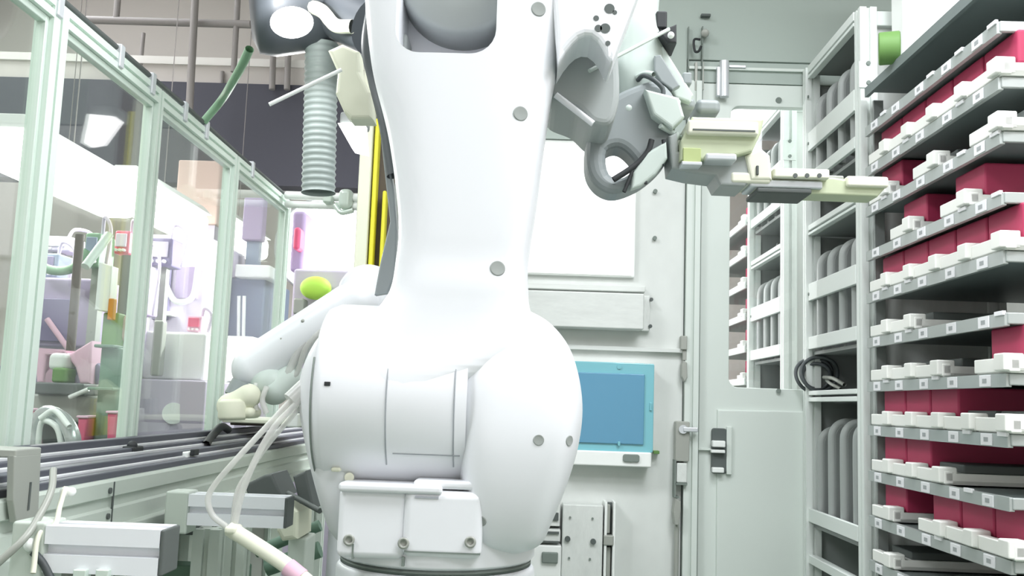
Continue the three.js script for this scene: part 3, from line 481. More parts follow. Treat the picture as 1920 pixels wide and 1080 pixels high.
{
  const t = thing('clear_hoses', 'bundle of milky clear hoses drooping from the left side of the robot', 'hose', [-0.4473,0.9714,-1.62]);
  part('hose', tube([[-0.3738,1.2259,-1.68], [-0.4042,1.1905,-1.66], [-0.4375,1.1462,-1.64], [-0.482,1.0877,-1.62], [-0.5131,1.0472,-1.62], [-0.5222,1.025,-1.62], [-0.5132,0.9993,-1.62], [-0.4879,0.9803,-1.62]], 0.005, 80, 10), M.tubeClear, t);
  part('hose', tube([[-0.3685,1.2213,-1.67], [-0.3983,1.1789,-1.65], [-0.4213,1.147,-1.63], [-0.4465,1.0934,-1.62], [-0.4674,1.0314,-1.62], [-0.4747,0.9834,-1.62]], 0.0055, 80, 10), M.tubeClear, t);
  part('hose', tube([[-0.3725,1.2141,-1.69], [-0.3988,1.1697,-1.67], [-0.4364,1.1186,-1.66], [-0.4627,1.0732,-1.65], [-0.4792,1.0379,-1.64], [-0.4812,0.9819,-1.63]], 0.0045, 80, 10), M.tubeClear, t);
  part('tie', box(-0.4867,-0.4655,0.9704,0.9842, -1.64, -1.6, 0.006), M.ivory, t);
  part('sleeve', tube([[-0.4814,0.9771,-1.62], [-0.4318,0.9559,-1.6], [-0.3726,0.9274,-1.58], [-0.3344,0.9032,-1.57]], 0.013, 40, 12), M.ivory, t, 'cream sleeve of the bundle');
  part('end_plug', cyl([-0.3725,0.9266,-1.58], [-0.3476,0.9112,-1.573], 0.0145), M.pink, t, 'pale pink end plug');
  part('tie_wrap', [cyl([-0.3712,1.2288,-1.68], [-0.4042,1.1905,-1.66], 0.016)], M.tubeClear, t);
}
// second small robot arm behind
{
  const t = thing('small_robot_arm', 'white slanting robot arm behind the main robot on the left', 'robot', [-0.5061, 0, -3.0]);
  part('link', [along(new THREE.CapsuleGeometry(0.068, 0.36, 10, 28).translate(0, 0.18, 0), [-0.8065,1.2775,-2.85], [-0.5432,1.4647,-2.85]), cyl([-0.7884,1.294,-2.85], [-0.4867,1.515,-2.88], 0.066)], M.robot, t);
  part('shoulder', rev([[0, 0], [0.08, 0], [0.09, 0.02], [0.09, 0.1], [0.08, 0.12], [0, 0.12]], [-0.4984,1.5194,-2.95], [-0.3379,1.4165,-2.0]), M.robot, t);
  part('column', [cyl([-0.5061, 0, -3.0], [-0.5061,1.5113,-3.0], 0.09, 0.075)], M.robot, t);
  part('wrist', [ball([-0.7525,1.2314,-2.82], 0.05, 1.1, 1, 1), along(new THREE.CapsuleGeometry(0.042, 0.06, 8, 20), [-0.7132,1.2328,-2.82], [-0.7524,1.1924,-2.8])], M.robotPale, t);
  part('tool', [along(new THREE.CapsuleGeometry(0.036, 0.06, 10, 24), [-0.8207,1.1791,-2.76], [-0.8547,1.1597,-2.76]), rev([[0, 0], [0.034, 0], [0.04, 0.01], [0.04, 0.05], [0.03, 0.06], [0, 0.06]], [-0.8293,1.1246,-2.74], [-0.8385,1.2572,-2.74]), box(-0.8522,-0.7689,1.1307,1.1642, -2.83, -2.73, 0.018)], M.cream, t, 'cream tool head');
  part('dark_collar', [cyl([-0.811,1.2257,-2.79], [-0.8271,1.1851,-2.78], 0.045), ball([-0.7011,1.3371,-2.86], 0.045, 0.9, 1.6, 0.8)], M.robotDark, t);
  part('arm_bolt', [ball([-0.717,1.3622,-2.79], 0.006), ball([-0.7789,1.3042,-2.79], 0.006), ball([-0.6578,1.4173,-2.79], 0.006)], M.bracket, t);
  part('arm_hose', [tube([[-0.5483,1.4407,-2.8], [-0.6235,1.3833,-2.8], [-0.6672,1.3271,-2.8], [-0.6945,1.264,-2.8], [-0.7218,1.2012,-2.8]], 0.012, 50, 8), tube([[-0.5742,1.4146,-2.78], [-0.6401,1.3425,-2.78], [-0.6696,1.2648,-2.8], [-0.7074,1.2202,-2.8]], 0.008, 50, 8), tube([[-0.7805,1.2296,-2.78], [-0.78,1.1912,-2.76], [-0.7667,1.1537,-2.76]], 0.008), tube([[-0.7436,1.2229,-2.76], [-0.7507,1.1846,-2.75], [-0.736,1.1473,-2.75]], 0.008)], M.tubeClear, t);
}
{
  const t = thing('end_table', 'low white machine top standing on the far end of the conveyor', 'machine', [-0.8707, 1.096, -3.3]);
  part('top', box(-0.9878,-0.7218,1.1054,1.1194, -3.5, -3.15, 0.004), M.ivory, t);
  part('body', box(-0.9764, -0.7286, 1.096, 1.1054, -3.45, -3.2, 0.004), M.brown, t);
  part('white_block', [box(-0.7556, -0.7193, 1.1, 1.1435, -3.14, -3.06, 0.006)], M.white, t);
  part('post_pair', [box(-0.7737,-0.765,1.1233,1.1767, -3.2, -3.16), box(-0.7474,-0.7386,1.1242,1.1725, -3.2, -3.16)], M.robotDark, t);
}

// ------------------------------------------------------------ rack with upright plates
const RX = 1.05;
function plateRack(dz, labels, group) {
  const t = thing('plate_rack', labels.rack, 'rack', [RX + 0.2, 0, -3.35 + dz]);
  const zn = -3.055 + dz, zf = -3.625 + dz;
  for (const [x, z, w] of [[RX + 0.03, zn, 0.055], [RX + 0.02, zf, 0.04], [RX + 0.43, zn, 0.04], [RX + 0.43, zf, 0.04]]) part('post', prof('y', 0, 2.53, x, z, 0.055, w), M.rackWhite, t);
  const B = (n, y0, y1, m = M.rackWhite, x1 = RX + 0.014, x0 = RX) => part(n, box(x0, x1, y0, y1, zf + 0.02, zn - 0.03, 0.002), m, t);
  B('top_rail', 2.505, 2.535, M.rackWhite, RX + 0.035); B('top_rail', 2.485, 2.497, M.rackWhite, RX + 0.025);
  B('retainer_board', 2.196, 2.268); B('retainer_board', 2.068, 2.108);
  B('shelf_rail', 1.888, 1.908, M.rackWhite, RX + 0.03); B('shelf_rail', 1.87, 1.88, M.rackWhite, RX + 0.03);
  B('retainer_board', 1.62, 1.684); B('retainer_board', 1.438, 1.484);
  B('shelf_rail', 1.268, 1.284, M.rackWhite, RX + 0.03); B('shelf_rail', 1.244, 1.26, M.rackWhite, RX + 0.03);
  B('retainer_board', 0.808, 0.856); B('shelf_rail', 0.66, 0.69, M.rackWhite, RX + 0.03);
  for (const y of [2.05, 1.88, 1.43, 1.26, 0.8]) part('shelf_board', box(RX + 0.02, RX + 0.45, y - 0.012, y, zf + 0.02, zn - 0.03), M.plate, t);
  part('back_sheet', box(RX + 0.44, RX + 0.45, 0.3, 2.5, zf + 0.02, zn - 0.03), M.plate, t);
  part('far_sheet', box(RX + 0.05, RX + 0.42, 0.3, 2.46, zf - 0.006, zf + 0.004), M.plate, t);
  part('top_sheet', box(RX + 0.03, RX + 0.45, 2.5, 2.51, zf + 0.02, zn - 0.03), M.plate, t);
  part('end_rail', [box(RX + 0.06, RX + 0.41, 2.47, 2.52, zn - 0.015, zn + 0.018, 0.003)], M.rackWhite, t);
  part('end_sheet', [box(RX + 0.06, RX + 0.41, 0.2, 2.47, zn - 0.008, zn)], M.wall, t);
  const j = part('corner_plate', box(RX - 0.003, RX + 0.052, 2.2534, 2.3423, zn + 0.026, zn + 0.032, 0.002), M.rackWhite, t);
  part('plate_screw', [cyl([RX + 0.026, 2.335, zn + 0.03], [RX + 0.026, 2.335, zn + 0.037], 0.007)], M.line, j); part('plate_screw', [cyl([RX + 0.026, 2.27, zn + 0.03], [RX + 0.026, 2.27, zn + 0.037], 0.007)], M.line, j);
  for (const y of [2.225, 1.645, 2.41]) part('board_screw', cyl([RX - 0.003, y, zf + 0.03], [RX + 0.001, y, zf + 0.03], 0.006), M.line, t);
  const rows = [[2.05, 2.4, 'top'], [1.43, 1.79, 'middle'], [0.8, 1.17, 'bottom']];
  rows.forEach(([y0, y1, nm], r) => {
    for (let k = 0; k < 4; k++) {
      const z = zf + 0.075 + k * 0.128, h = y1 - y0, q = r === 2 && k === 0 ? -0.03 : 0;
      const o = thing('storage_plate', labels.plate(nm, ORD[k]), 'plate', [RX + 0.2, y0, z], group);
      const out = []; for (let i = 0; i <= 8; i++) { const a = Math.PI / 2 + i / 8 * Math.PI / 2; out.push([RX + 0.085 + 0.05 * Math.cos(a), y1 + q - 0.05 + 0.05 * Math.sin(a)]); }
      part('sheet', slab([[RX + 0.38, y1 + q], ...out, [RX + 0.035, y0], [RX + 0.38, y0]], -z - 0.017, -z + 0.017, 0.003), M.plate, o);
      const rim = out.map(p => [p[0] - 0.002, p[1] + 0.002, z]); 
      part('rim', [tube([[RX + 0.25, y1 + q + 0.001, z], ...rim, [RX + 0.033, y0 + 0.02, z]], 0.017, 60, 10)], M.plateEdge, o, 'pale rounded rim');
    }
  });
  return t;
}
plateRack(0, { rack: 'white profile rack of upright grey plates beside the red shelves', plate: (r, k) => `grey upright plate, ${k} from the door side, ${r} row of the near rack` }, 'upright plates in the near rack');
plateRack(-0.93, { rack: 'white profile rack of upright plates seen through the door window', plate: (r, k) => `pale upright plate behind the door window, ${r} row, ${k} from the far end` }, 'upright plates behind the door window');
{
  const c = [1.1,1.3469,-3.6101], t = thing('cable_coil', 'coiled dark cable lying in the plate rack', 'cable', [c[0], 1.262, c[2]]);
  for (const [r, dx, dy, dz] of [[0.056, 0, 0, 0], [0.05, 0.008, 0.004, 0.014], [0.044, 0.004, -0.006, 0.028], [0.058, 0.012, 0.003, 0.04]]) {
    const p = []; for (let i = 0; i <= 24; i++) { const a = i / 24 * Math.PI * 2; p.push([c[0] - 0.025 + dx + r * Math.cos(a) * 1.15, 1.343 + dy + r * Math.sin(a) * 1.1, c[2] - 0.02 + dz + 0.012 * Math.sin(a * 2)]); }
    part('loop', tube(p, 0.007, 70, 8), M.cable, t);
  }
  part('plug_lead', [tube([[c[0], 1.335, c[2] + 0.03], [c[0] + 0.01, 1.33, c[2] + 0.1], [c[0] + 0.02, 1.305, c[2] + 0.2]], 0.007), tube([[c[0] + 0.01, 1.325, c[2] + 0.03], [c[0], 1.31, c[2] + 0.11], [c[0] + 0.01, 1.29, c[2] + 0.19]], 0.006)], M.bracket, t, 'grey lead ends');
}
{
  const c = [1.0725,1.9606,-4.3], t = thing('cable_coil', 'pale coil of cable behind the door window', 'cable', c);
  for (const r of [0.03, 0.022, 0.036]) part('loop', new THREE.TorusGeometry(r, 0.005, 8, 30).rotateY(1.1).translate(c[0] + 0.04 + r * 0.2, 1.92, c[2]), M.plate, t);
}

// ------------------------------------------------------------ rack of shelves with red trays
const lipY = [2.207, 2.077, 1.945, 1.818, 1.678, 1.545, 1.407, 1.273, 1.141, 1.005, 0.872, 0.741];
const slotZ = k => -2.955 + 0.17 * k;                       // far end of slot k, counted from the white post
const ZN = -2.125, ZF = -2.985, XB = RX + 0.55;
const trayRack = thing('tray_rack', 'open rack of label edged shelves for the red trays on the right', 'rack', [RX + 0.3, 0, -2.55]);
lipY.forEach((y, i) => {
  const b = part('shelf', box(RX + 0.012, XB, y + 0.018, y + 0.026, ZF, ZN - 0.004), M.shelf, trayRack);
  part('lip', slab([[RX, y], [RX + 0.012, y], [RX + 0.012, y + 0.03], [RX, y + 0.03]], -ZN, -ZF, 0.002), i ? M.lip : M.shelf, b, 'front lip');
  part('end_lip', box(RX + 0.006, XB, y + 0.004, y + 0.03, ZN - 0.006, ZN + 0.004, 0.003), i ? M.lip : M.shelf, b);
  if (i) for (let k = 0; k < 5; k++) {
    const z = slotZ(k) + 0.03; part('label', box(RX - 0.003, RX, y + 0.002, y + 0.028, z, z + 0.052, 0.001), M.label, b);
    part('print', box(RX - 0.0036, RX - 0.003, y + 0.01, y + 0.02, z + 0.016, z + 0.036), M.print, b);
    if (rnd() < 0.5) part('clip', box(RX - 0.004, RX + 0.004, y + 0.024, y + 0.034, z + 0.08, z + 0.12, 0.001), M.label, b);
  }
});
{
  const t = trayRack;
  part('back_sheet', box(XB, XB + 0.01, 0.3, 2.24, ZF, ZN), M.shelf, t);
  for (const [x, z] of [[XB - 0.02, ZF - 0.005], [XB - 0.02, ZN + 0.02]]) part('post', prof('y', 0, 2.24, x, z - 0.012, 0.03), M.rackWhite, t);
  part('inner_channel', [box(RX + 0.03, RX + 0.06, 0.3, 2.2, ZF - 0.012, ZF - 0.002)], M.plate, t);
  part('base_box', box(RX + 0.02, XB, 0.02, 0.68, ZF, ZN, 0.006), M.rackWhite, t);
}
function trayProto() {
  const g = thing('tray', '', 'tray', [0, 0, 0]);           // local: slot from z 0 to 0.17, front at x 0
  part('pan', [slabX([[0.006, 0], [0.16, 0], [0.166, 0.01], [0.166, 0.028], [0.002, 0.028], [0.002, 0.01]], 0.0, 0.44, 0.002)], M.trayWhite, g, 'white tray pan');
  const f = part('front_bar', box(-0.004, 0.02, 0.002, 0.034, 0.0, 0.166, 0.003), M.trayWhite, g, 'white front bar');
  part('cap', box(-0.016, 0.03, 0.004, 0.043, 0.118, 0.165, 0.004), M.trayWhite, f, 'raised white cap');
  part('contents', box(0.035, 0.42, 0.028, 0.108, 0.003, 0.165, 0.006), M.red, g, 'crimson box carried in the tray');
  return g;
}
// slots that hold a tray on each shelf, upper case R where a red box stands in it
const FILL = { 2: 'RRRRR', 3: 'R.w.w', 4: '.R.R.', 5: 'RRRRR', 6: 'ww...', 7: 'www.R', 8: 'RRRww', 9: 'RRw..', 10: 'R.RRR', 11: 'w....' };
const proto = trayProto(), bare = proto.clone(); let first = true, firstBare = true;
bare.name = 'empty_tray'; taken.set('empty_tray', 1); bare.remove(bare.children.find(c => c.name === 'contents'));
{ const m = new THREE.Mesh(box(0.05, 0.42, 0.028, 0.05, 0.012, 0.156, 0.004), M.darkGrey); m.name = 'insert'; bare.add(m); } scene.add(bare);
for (const i of Object.keys(FILL)) for (let k = 0; k < 5; k++) {
  const c = FILL[i][k]; if (c === '.') continue;
  const red = c === 'R'; let o;
  if (red && first) { o = proto; first = false; } else if (!red && firstBare) { o = bare; firstBare = false; }
  else { o = (red ? proto : bare).clone(); o.name = numbered(red ? 'tray' : 'empty_tray'); scene.add(o); }
  o.position.set(RX + 0.004, lipY[i] + 0.031, slotZ(k));
  const where = `${ORD[i]} shelf down, ${['next to the white post', 'second from the post', 'third from the post', 'fourth from the post', 'at the near corner'][k]}`;
  tag(o, (red ? 'white tray with red box, ' : 'white tray without red box, ') + where, 'tray', red ? 'red trays in the shelf rack' : 'trays without red boxes in the shelf rack');
}
// far shelves behind the door window
{
  const t = thing('tray_rack', 'pale rack of shelves behind the door window', 'rack', [RX + 0.3, 0, -5]);
  part('post', prof('y', 0, 2.5, RX + 0.46, -4.6, 0.04), M.rackWhite, t); part('post', prof('y', 0, 2.5, RX + 0.46, -5.42, 0.04), M.rackWhite, t);
  part('back_sheet', box(RX + 0.46, RX + 0.47, 0.2, 2.4, -5.4, -4.62), M.rackWhite, t);
  for (let i = 0; i < 6; i++) {
    const y = 1.33 + i * 0.155, b = part('shelf', box(RX, RX + 0.45, y, y + 0.012, -5.4, -4.62), M.plate, t); part('lip', box(RX - 0.01, RX, y - 0.005, y + 0.028, -5.4, -4.62, 0.002), M.rackWhite, b);
    const c = proto.clone(); c.name = numbered('tray'); scene.add(c); c.position.set(RX + 0.004, y + 0.013, -4.82);
    tag(c, `red tray behind the door window, ${ORD[i]} shelf from the bottom`, 'tray', 'trays behind the door window');
  }
}
{
  const p = [1.0418,2.2244,-2.75];
  solo('tape_roll', [rev([[0.022, -0.03], [0.045, -0.03], [0.048, -0.026], [0.048, 0.026], [0.045, 0.03], [0.022, 0.03], [0.022, -0.03]], [p[0], 2.233 + 0.048, p[2]], [p[0] + 1, 2.281, p[2] + 0.35], 40)], M.green, 'green roll lying on the dark top board beside the post', 'roll');
}
{
  const t = thing('white_cabinet', 'tall bright white box standing above the dark top board', 'box', [1.2613 + 0.15, 2.235, -2.75]);
  part('case', box(RX + 0.085, XB, 2.235, 2.9, -2.98, -2.88, 0.008), M.white, t);
  part('door', box(RX + 0.1, XB - 0.01, 2.25, 2.88, -2.88, -2.872, 0.003), M.white, t);
}

// ------------------------------------------------------------ the hall behind the fence
{
  const t = thing('ceiling_bulkhead', 'dark grey bulkhead band across the hall behind the fence', 'bulkhead', [-3.5, 3.0, -8]);
  part('face', box(-6, -0.9, 2.9514, 3.8299, -8.1, -7.9), M.dark, t);
  part('ledge', box(-6, -0.9, 3.8299, 3.9968, -8.1, -7.95), M.hallWall, t, 'beige upper band');
  part('edge_strip', box(-6, -0.9, 3.9968, 4.0638, -8.1, -7.93), M.beamPale, t, 'pale edge strip');
}
for (const [nm, lb, p0, p1, r] of [
  ['hall_pipe', 'horizontal grey pipe high on the left', [-3.8835,4.1976,-7.5], [-2.3442,4.1968,-7.5], 0.032],
  ['hall_pipe', 'short vertical grey pipe above the horizontal one', [-3.4546,4.1827,-7.5], [-3.4546, CEIL, -7.5], 0.026],
  ['hall_pipe', 'long vertical grey pipe left of the green cable', [-2.7568,3.4386,-7.4], [-2.7847,4.622,-7.4], 0.03],
  ['hall_pipe', 'vertical grey pipe meeting the dark lamp housing', [-2.4563,3.7917,-7.5], [-2.4675,4.5862,-7.5], 0.024],
  ['hall_pipe', 'short thin hanger left of the long vertical pipe', [-3.415,3.9659,-7.95], [-3.412,4.2726,-7.95], 0.018],
  ['hall_pipe', 'left hanger rod below the dark lamp housing', [-2.2363,3.7714,-7.86], [-2.2601,4.5659,-7.86], 0.026],
  ['hall_pipe', 'right hanger rod below the dark lamp housing', [-2.1091,3.7752,-7.86], [-2.1315,4.5696,-7.86], 0.026],
  ['hall_pipe', 'thin short rod on the pale beam above the bulkhead', [-2.6925,3.7907,-7.93], [-2.6941,3.9421,-7.93], 0.018]])
  solo(nm, cyl(p0, p1, r), M.pipe, lb, 'pipe', 'pipes in the hall');
// linear luminaires
const LUM = [[-2.25, 2.2, -4.55], [-2.3, 2.3, -5.85], [-2.35, 2.42, -7.55], [-3.3, 2.6, -5.2], [-3.3, 2.7, -6.6]];
LUM.forEach(([x, y, z], i) => {
  const t = thing('linear_luminaire', ['nearest glaring light trough behind the fence', 'second glaring light trough behind the fence', 'farthest glaring light trough behind the fence', 'upper near light trough further left in the hall', 'upper far light trough further left in the hall'][i], 'lamp', [x, y, z], 'light troughs in the hall');
  part('housing', slab([[x - 0.12, y + 0.1], [x - 0.06, y + 0.16], [x + 0.06, y + 0.16], [x + 0.12, y + 0.1]], -z - 0.58, -z + 0.58, 0.004), M.white, t);
  part('diffuser', box(x - 0.11, x + 0.11, y - 0.08, y + 0.1, z - 0.575, z + 0.575, 0.05), glow(0xfffdf8, 5), t, 'glaring white diffuser');
  part('cord', cyl([x, y + 0.16, z], [x, CEIL, z], 0.003, 0.003, 6), M.pipe, t);
  const l = new THREE.RectAreaLight(0xfffdf8, 7, 0.22, 1.15); l.name = 'trough_light'; l.rotation.x = -Math.PI / 2; l.position.set(0, -0.09, 0); t.add(l);
});
{
  const c = [-1.1335,2.0203,-5.2], t = thing('flood_light', 'big glaring round flood light beyond the fence end', 'lamp', c);
  part('lens', ball(c, 0.26, 1, 0.8, 0.3), glow(0xffffff, 4), t, 'glaring white lens');
  part('shell', [rev([[0.1, -0.12], [0.25, -0.06], [0.275, 0.01], [0.26, 0.012]], c, [c[0], c[1], c[2] + 1], 32)], M.plate, t);
  part('stand', cyl([c[0], 0, c[2] - 0.1], [c[0], c[1], c[2] - 0.1], 0.02), M.plate, t);
  const l = new THREE.PointLight(0xffffff, 4, 0, 2); l.name = 'flood_lamp'; l.position.set(0, 0, 0.15); l.castShadow = true; t.add(l);
}
// machines
function machine(name, label, cat, b, z0, z1, m, extra) {   // b: x0, x1, y0, y1 of the body; stands on the floor
  const t = thing(name, label, cat, [(b[0] + b[1]) / 2, 0, (z0 + z1) / 2]);
  part('body', box(b[0], b[1], b[2], b[3], z0, z1, 0.015), m, t);
  if (b[2] > 0.05) part('plinth', box(b[0] + 0.02, b[1] - 0.02, 0, b[2], z0 + 0.03, z1 - 0.03), M.lavenderPale, t);
  if (extra) extra(t); return t;
}
machine('machine_cabinet', 'lavender machine cabinet behind the nearest fence panel', 'machine', [-2.2658,-1.9098,1.3777,1.6849], -4.8, -4.2, M.lavender, t => {
  part('window', box(-2.1623,-2.0203,1.4003,1.5885, -4.2, -4.185, 0.004), M.purple, t); part('trim_bar', cyl([-2.0999,1.4951,-4.15], [-1.9838,1.3546,-4.15], 0.012), M.pink, t, 'bright pink bar');
});
machine('machine_cabinet', 'violet grey machine cabinet behind the middle fence panel', 'machine', [-2.1347,-1.7734,1.4707,2.0586], -5.9, -5.2, M.lavenderPale, t => {
  part('window', box(-2.0496,-1.9616,1.5844,1.9662, -5.2, -5.18, 0.004), M.purple, t); part('window', box(-1.9334,-1.8102,1.7057,1.8819, -5.2, -5.18, 0.004), M.lavender, t);
  part('shelf_bar', box(-2.0361,-1.9201,1.6046,1.6277, -5.2, -5.12, 0.004), M.white, t);
  part('hose', tube([[-2.0314,1.6903,-5.1], [-1.9887,1.8074,-5.1], [-1.8921,1.6805,-5.1], [-1.8127,1.6976,-5.1], [-1.7853,1.8721,-5.1]], 0.016), M.white, t);
});
machine('machine_cabinet', 'bright white cabinet behind the middle fence panel', 'cabinet', [-1.8462,-1.5474,1.2558,1.4859], -5.1, -4.6, M.white, t => {
  part('base_panel', box(-1.8496,-1.5004,0.9355,1.2546, -5.0, -4.5, 0.01), M.lavenderPale, t, 'pale lavender base'); part('grey_post', box(-1.7686,-1.7232,1.2691,1.5323, -4.56, -4.5, 0.01), M.bracket, t);
  part('round_plate', cyl([-1.638,1.0988,-4.49], [-1.649,1.0981,-4.52], 0.05), M.white, t);
});
machine('machine_cabinet', 'small white cabinet behind the far fence panel', 'cabinet', [-1.6594,-1.4879,1.3094,1.5116], -5.5, -5.2, M.white, t => part('pull', [box(-1.6357,-1.5547,1.3595,1.3768, -5.2, -5.16), box(-1.6088,-1.5799,1.2649,1.3652, -5.2, -5.17)], M.salmon, t));
machine('machine_cabinet', 'blue grey machine behind the far fence panel', 'machine', [-1.764,-1.5563,1.4749,1.8836], -6.2, -5.6, M.blueGrey, t => {
  part('tube', cyl([-1.662,1.4991,-5.5], [-1.677,1.7613,-5.5], 0.01), M.white, t); part('tube', cyl([-1.6343,1.5001,-5.5], [-1.6461,1.7624,-5.5], 0.01), M.white, t);
  part('hood', box(-1.712,-1.5069,1.8727,1.9475, -5.9, -5.5, 0.01), M.white, t); part('screen', box(-1.7478,-1.6278,2.1242,2.3864, -5.8, -5.7, 0.01), M.lavender, t, 'lavender display'); part('screen_post', box(-1.7256,-1.6475,1.9686,2.1324, -5.8, -5.74), M.blueGrey, t);
});
machine('machine_cabinet', 'pale salmon panel machine high behind the middle fence panel', 'machine', [-2.5081,-2.2063,2.3711,2.8298], -6.9, -6.6, M.salmon);
machine('machine_cabinet', 'grey machine beyond the fence end below the flood light', 'machine', [-1.0956,-0.7997,1.3547,1.7863], -4.9, -4.4, M.lavenderPale, t => {
  part('green_cover', ball([-0.9761,1.6924,-4.35], 0.06, 1.2, 0.9, 0.8), S(0xb9e85a, 0.6), t, 'lime green cover'); part('dark_unit', box(-1.0687,-1.0199,1.5676,1.641, -4.42, -4.32, 0.01), M.bracket, t); part('rose_unit', box(-1.1335,-1.1004,1.8902,2.0008, -4.6, -4.5, 0.02), M.rose, t, 'rose red unit'); part('back_post', box(-1.1682,-1.1031,1.7959,2.0981, -4.8, -4.6, 0.02), M.lavender, t);
});
{
  const t = thing('wheel_machine', 'pink machine with two dark round wheels behind the nearest panel', 'machine', [-1.7883, 0, -3.8]);
  part('arch', slab([[-1.9496,1.3465],[-1.704,1.3267],[-1.6273,1.3776],[-1.6174,1.2175],[-1.6577,1.2161],[-1.6791,1.2754],[-1.7286,1.3299],[-1.7606,1.3248],[-1.7923,1.3156],[-1.7911,1.2155],[-1.8193,1.2146],[-1.8286,1.2703],[-1.853,1.3136],[-1.8958,1.3363],[-1.9485,1.3345]], 3.56, 3.7, 0.01), M.pink, t);
  for (const [p, r] of [[[-1.9085,1.2389,-3.65], 0.09], [[-1.6617,1.2332,-3.65], 0.075]]) { const w = part('wheel', rev([[0, -0.05], [r * 0.9, -0.05], [r, -0.03], [r, 0.03], [r * 0.9, 0.05], [0, 0.05]], p, [p[0], p[1], p[2] + 1], 36), M.purple, t); part('hub', cyl([p[0], p[1], p[2] + 0.05], [p[0], p[1], p[2] + 0.065], r * 0.35), M.lavender, w); }
  part('white_tank', box(-1.7654,-1.6977,1.262,1.327, -3.62, -3.52, 0.02), M.white, t); part('green_plate', box(-1.736,-1.6884,1.2171,1.2719, -3.6, -3.5, 0.01), M.green, t);
  part('table', box(-1.7824,-1.5905,1.1744,1.2169, -3.8, -3.45, 0.008), M.darkGrey, t); part('under_table', box(-1.8608,-1.5437,1.0767,1.1741, -3.8, -3.5, 0.01), M.bracket, t);
  part('frame', box(-1.8822, -1.5613, 0, 1.0782, -3.75, -3.6), M.darkGrey, t);
  part('bar', cyl([-1.6384,1.166,-3.45], [-1.5715,1.197,-3.45], 0.008), M.white, t);
}
{
  const t = thing('signal_pillar', 'green machine pillar with a white sign plate on top', 'pillar', [-1.4544, 0, -3.3]);
  part('column', box(-1.4734,-1.4034,0.9646,1.3456, -3.42, -3.3, 0.01), M.pillar, t); part('column_foot', box(-1.4533, -1.3911, 0, 0.9646, -3.4, -3.32), M.pillar, t);
  part('upper_column', box(-1.4842,-1.4284,1.3457,1.4658, -3.38, -3.32, 0.006), M.green, t, 'yellow green upper part'); part('sign_plate', slab([[-1.4969,1.6388],[-1.4507,1.6252],[-1.4482,1.4644],[-1.4973,1.4702]], 3.28, 3.34, 0.004), M.white, t, 'white sign plate'); part('yellow_foot', box(-1.4478,-1.4293,1.437,1.5108, -3.3, -3.27, 0.004), M.orange, t);
  part('collar', [box(-1.4849,-1.4149,1.3409,1.3519, -3.43, -3.27, 0.004), box(-1.4906,-1.4026,1.1951,1.206, -3.43, -3.26, 0.004)], M.pillar, t);
  part('side_unit', box(-1.4586,-1.4094,1.3687,1.4628, -3.5, -3.36, 0.02), M.salmon, t); part('arm', cyl([-1.5988,1.6347,-3.4], [-1.5667,1.7703,-3.5], 0.016), M.alu, t);
}
for (const [lb, b] of [['leftmost rose red bin low behind the nearest panel', [-1.7481,-1.6966,0.9812,1.1164]], ['middle rose red bin beside the silver duct', [-1.5087,-1.4762,0.9916,1.0998]], ['rose red bin right of the green pillar', [-1.3883,-1.3546,0.9983,1.1206]]]) {
  const t = thing('bin', lb, 'bin', [(b[0] + b[1]) / 2, b[2], -3.25], 'rose red bins'); const z = lb[0] === 'l' ? -3.3 : lb[0] === 'm' ? -3.25 : -3.2;
  part('body', slab([[b[0] + 0.008, b[2]], [b[1] - 0.008, b[2]], [b[1], b[3]], [b[0], b[3]]], -z, -z + 0.1, 0.006), M.rose, t); part('rim', box(b[0] - 0.004, b[1] + 0.004, b[3], b[3] + 0.008, z - 0.105, z + 0.005, 0.003), M.pink, t);
  part('stand', box(b[0] + 0.02, b[1] - 0.02, 0, b[2], z - 0.08, z - 0.02), M.darkGrey, t);
}
{
  const t = thing('silver_duct', 'crumpled silver flexible duct arching low behind the nearest panel', 'duct', [-1.4606, 0, -3.0]);
  part('duct', tube([[-1.5165,1.0026,-3.0], [-1.5268,1.0761,-3.0], [-1.4955,1.1184,-3.0], [-1.4342,1.1043,-2.98], [-1.3825,1.0581,-2.95], [-1.3725,1.0021,-2.95]], 0.024, 60, 14), M.foil, t);
  for (const p of [[[-1.499,0.9961,-2.98], [-1.4816,1.0949,-2.96], [-1.434,1.0805,-2.95], [-1.4053,1.0009,-2.95]], [[-1.4855,1.103,-2.95], [-1.4467,1.1287,-2.95], [-1.3787,1.0831,-2.92]]]) part('strand', tube(p, 0.009, 40, 8), M.white, t);
  part('stand', box(-1.5257, -1.3925, 0, 0.9997, -3.05, -2.95), M.darkGrey, t);
}
for (const [lb, p0, p1, r, m] of [['tall brown post behind the nearest panel', [-1.8521,1.2588,-3.9], [-1.868,1.8316,-3.9], 0.018, M.brown], ['tall dark post left of the slim fence post', [-1.689,1.2675,-4.0], [-1.7032,1.7629,-4.0], 0.026, M.darkGrey]]) {
  const t = thing('hall_post', lb, 'post', [p0[0], 0, p0[2]]); part('shaft', cyl([p0[0], 0, p0[2]], p1, r), m, t); part('foot', cyl([p0[0], 0, p0[2]], [p0[0], 0.02, p0[2]], 0.07), m, t);
}
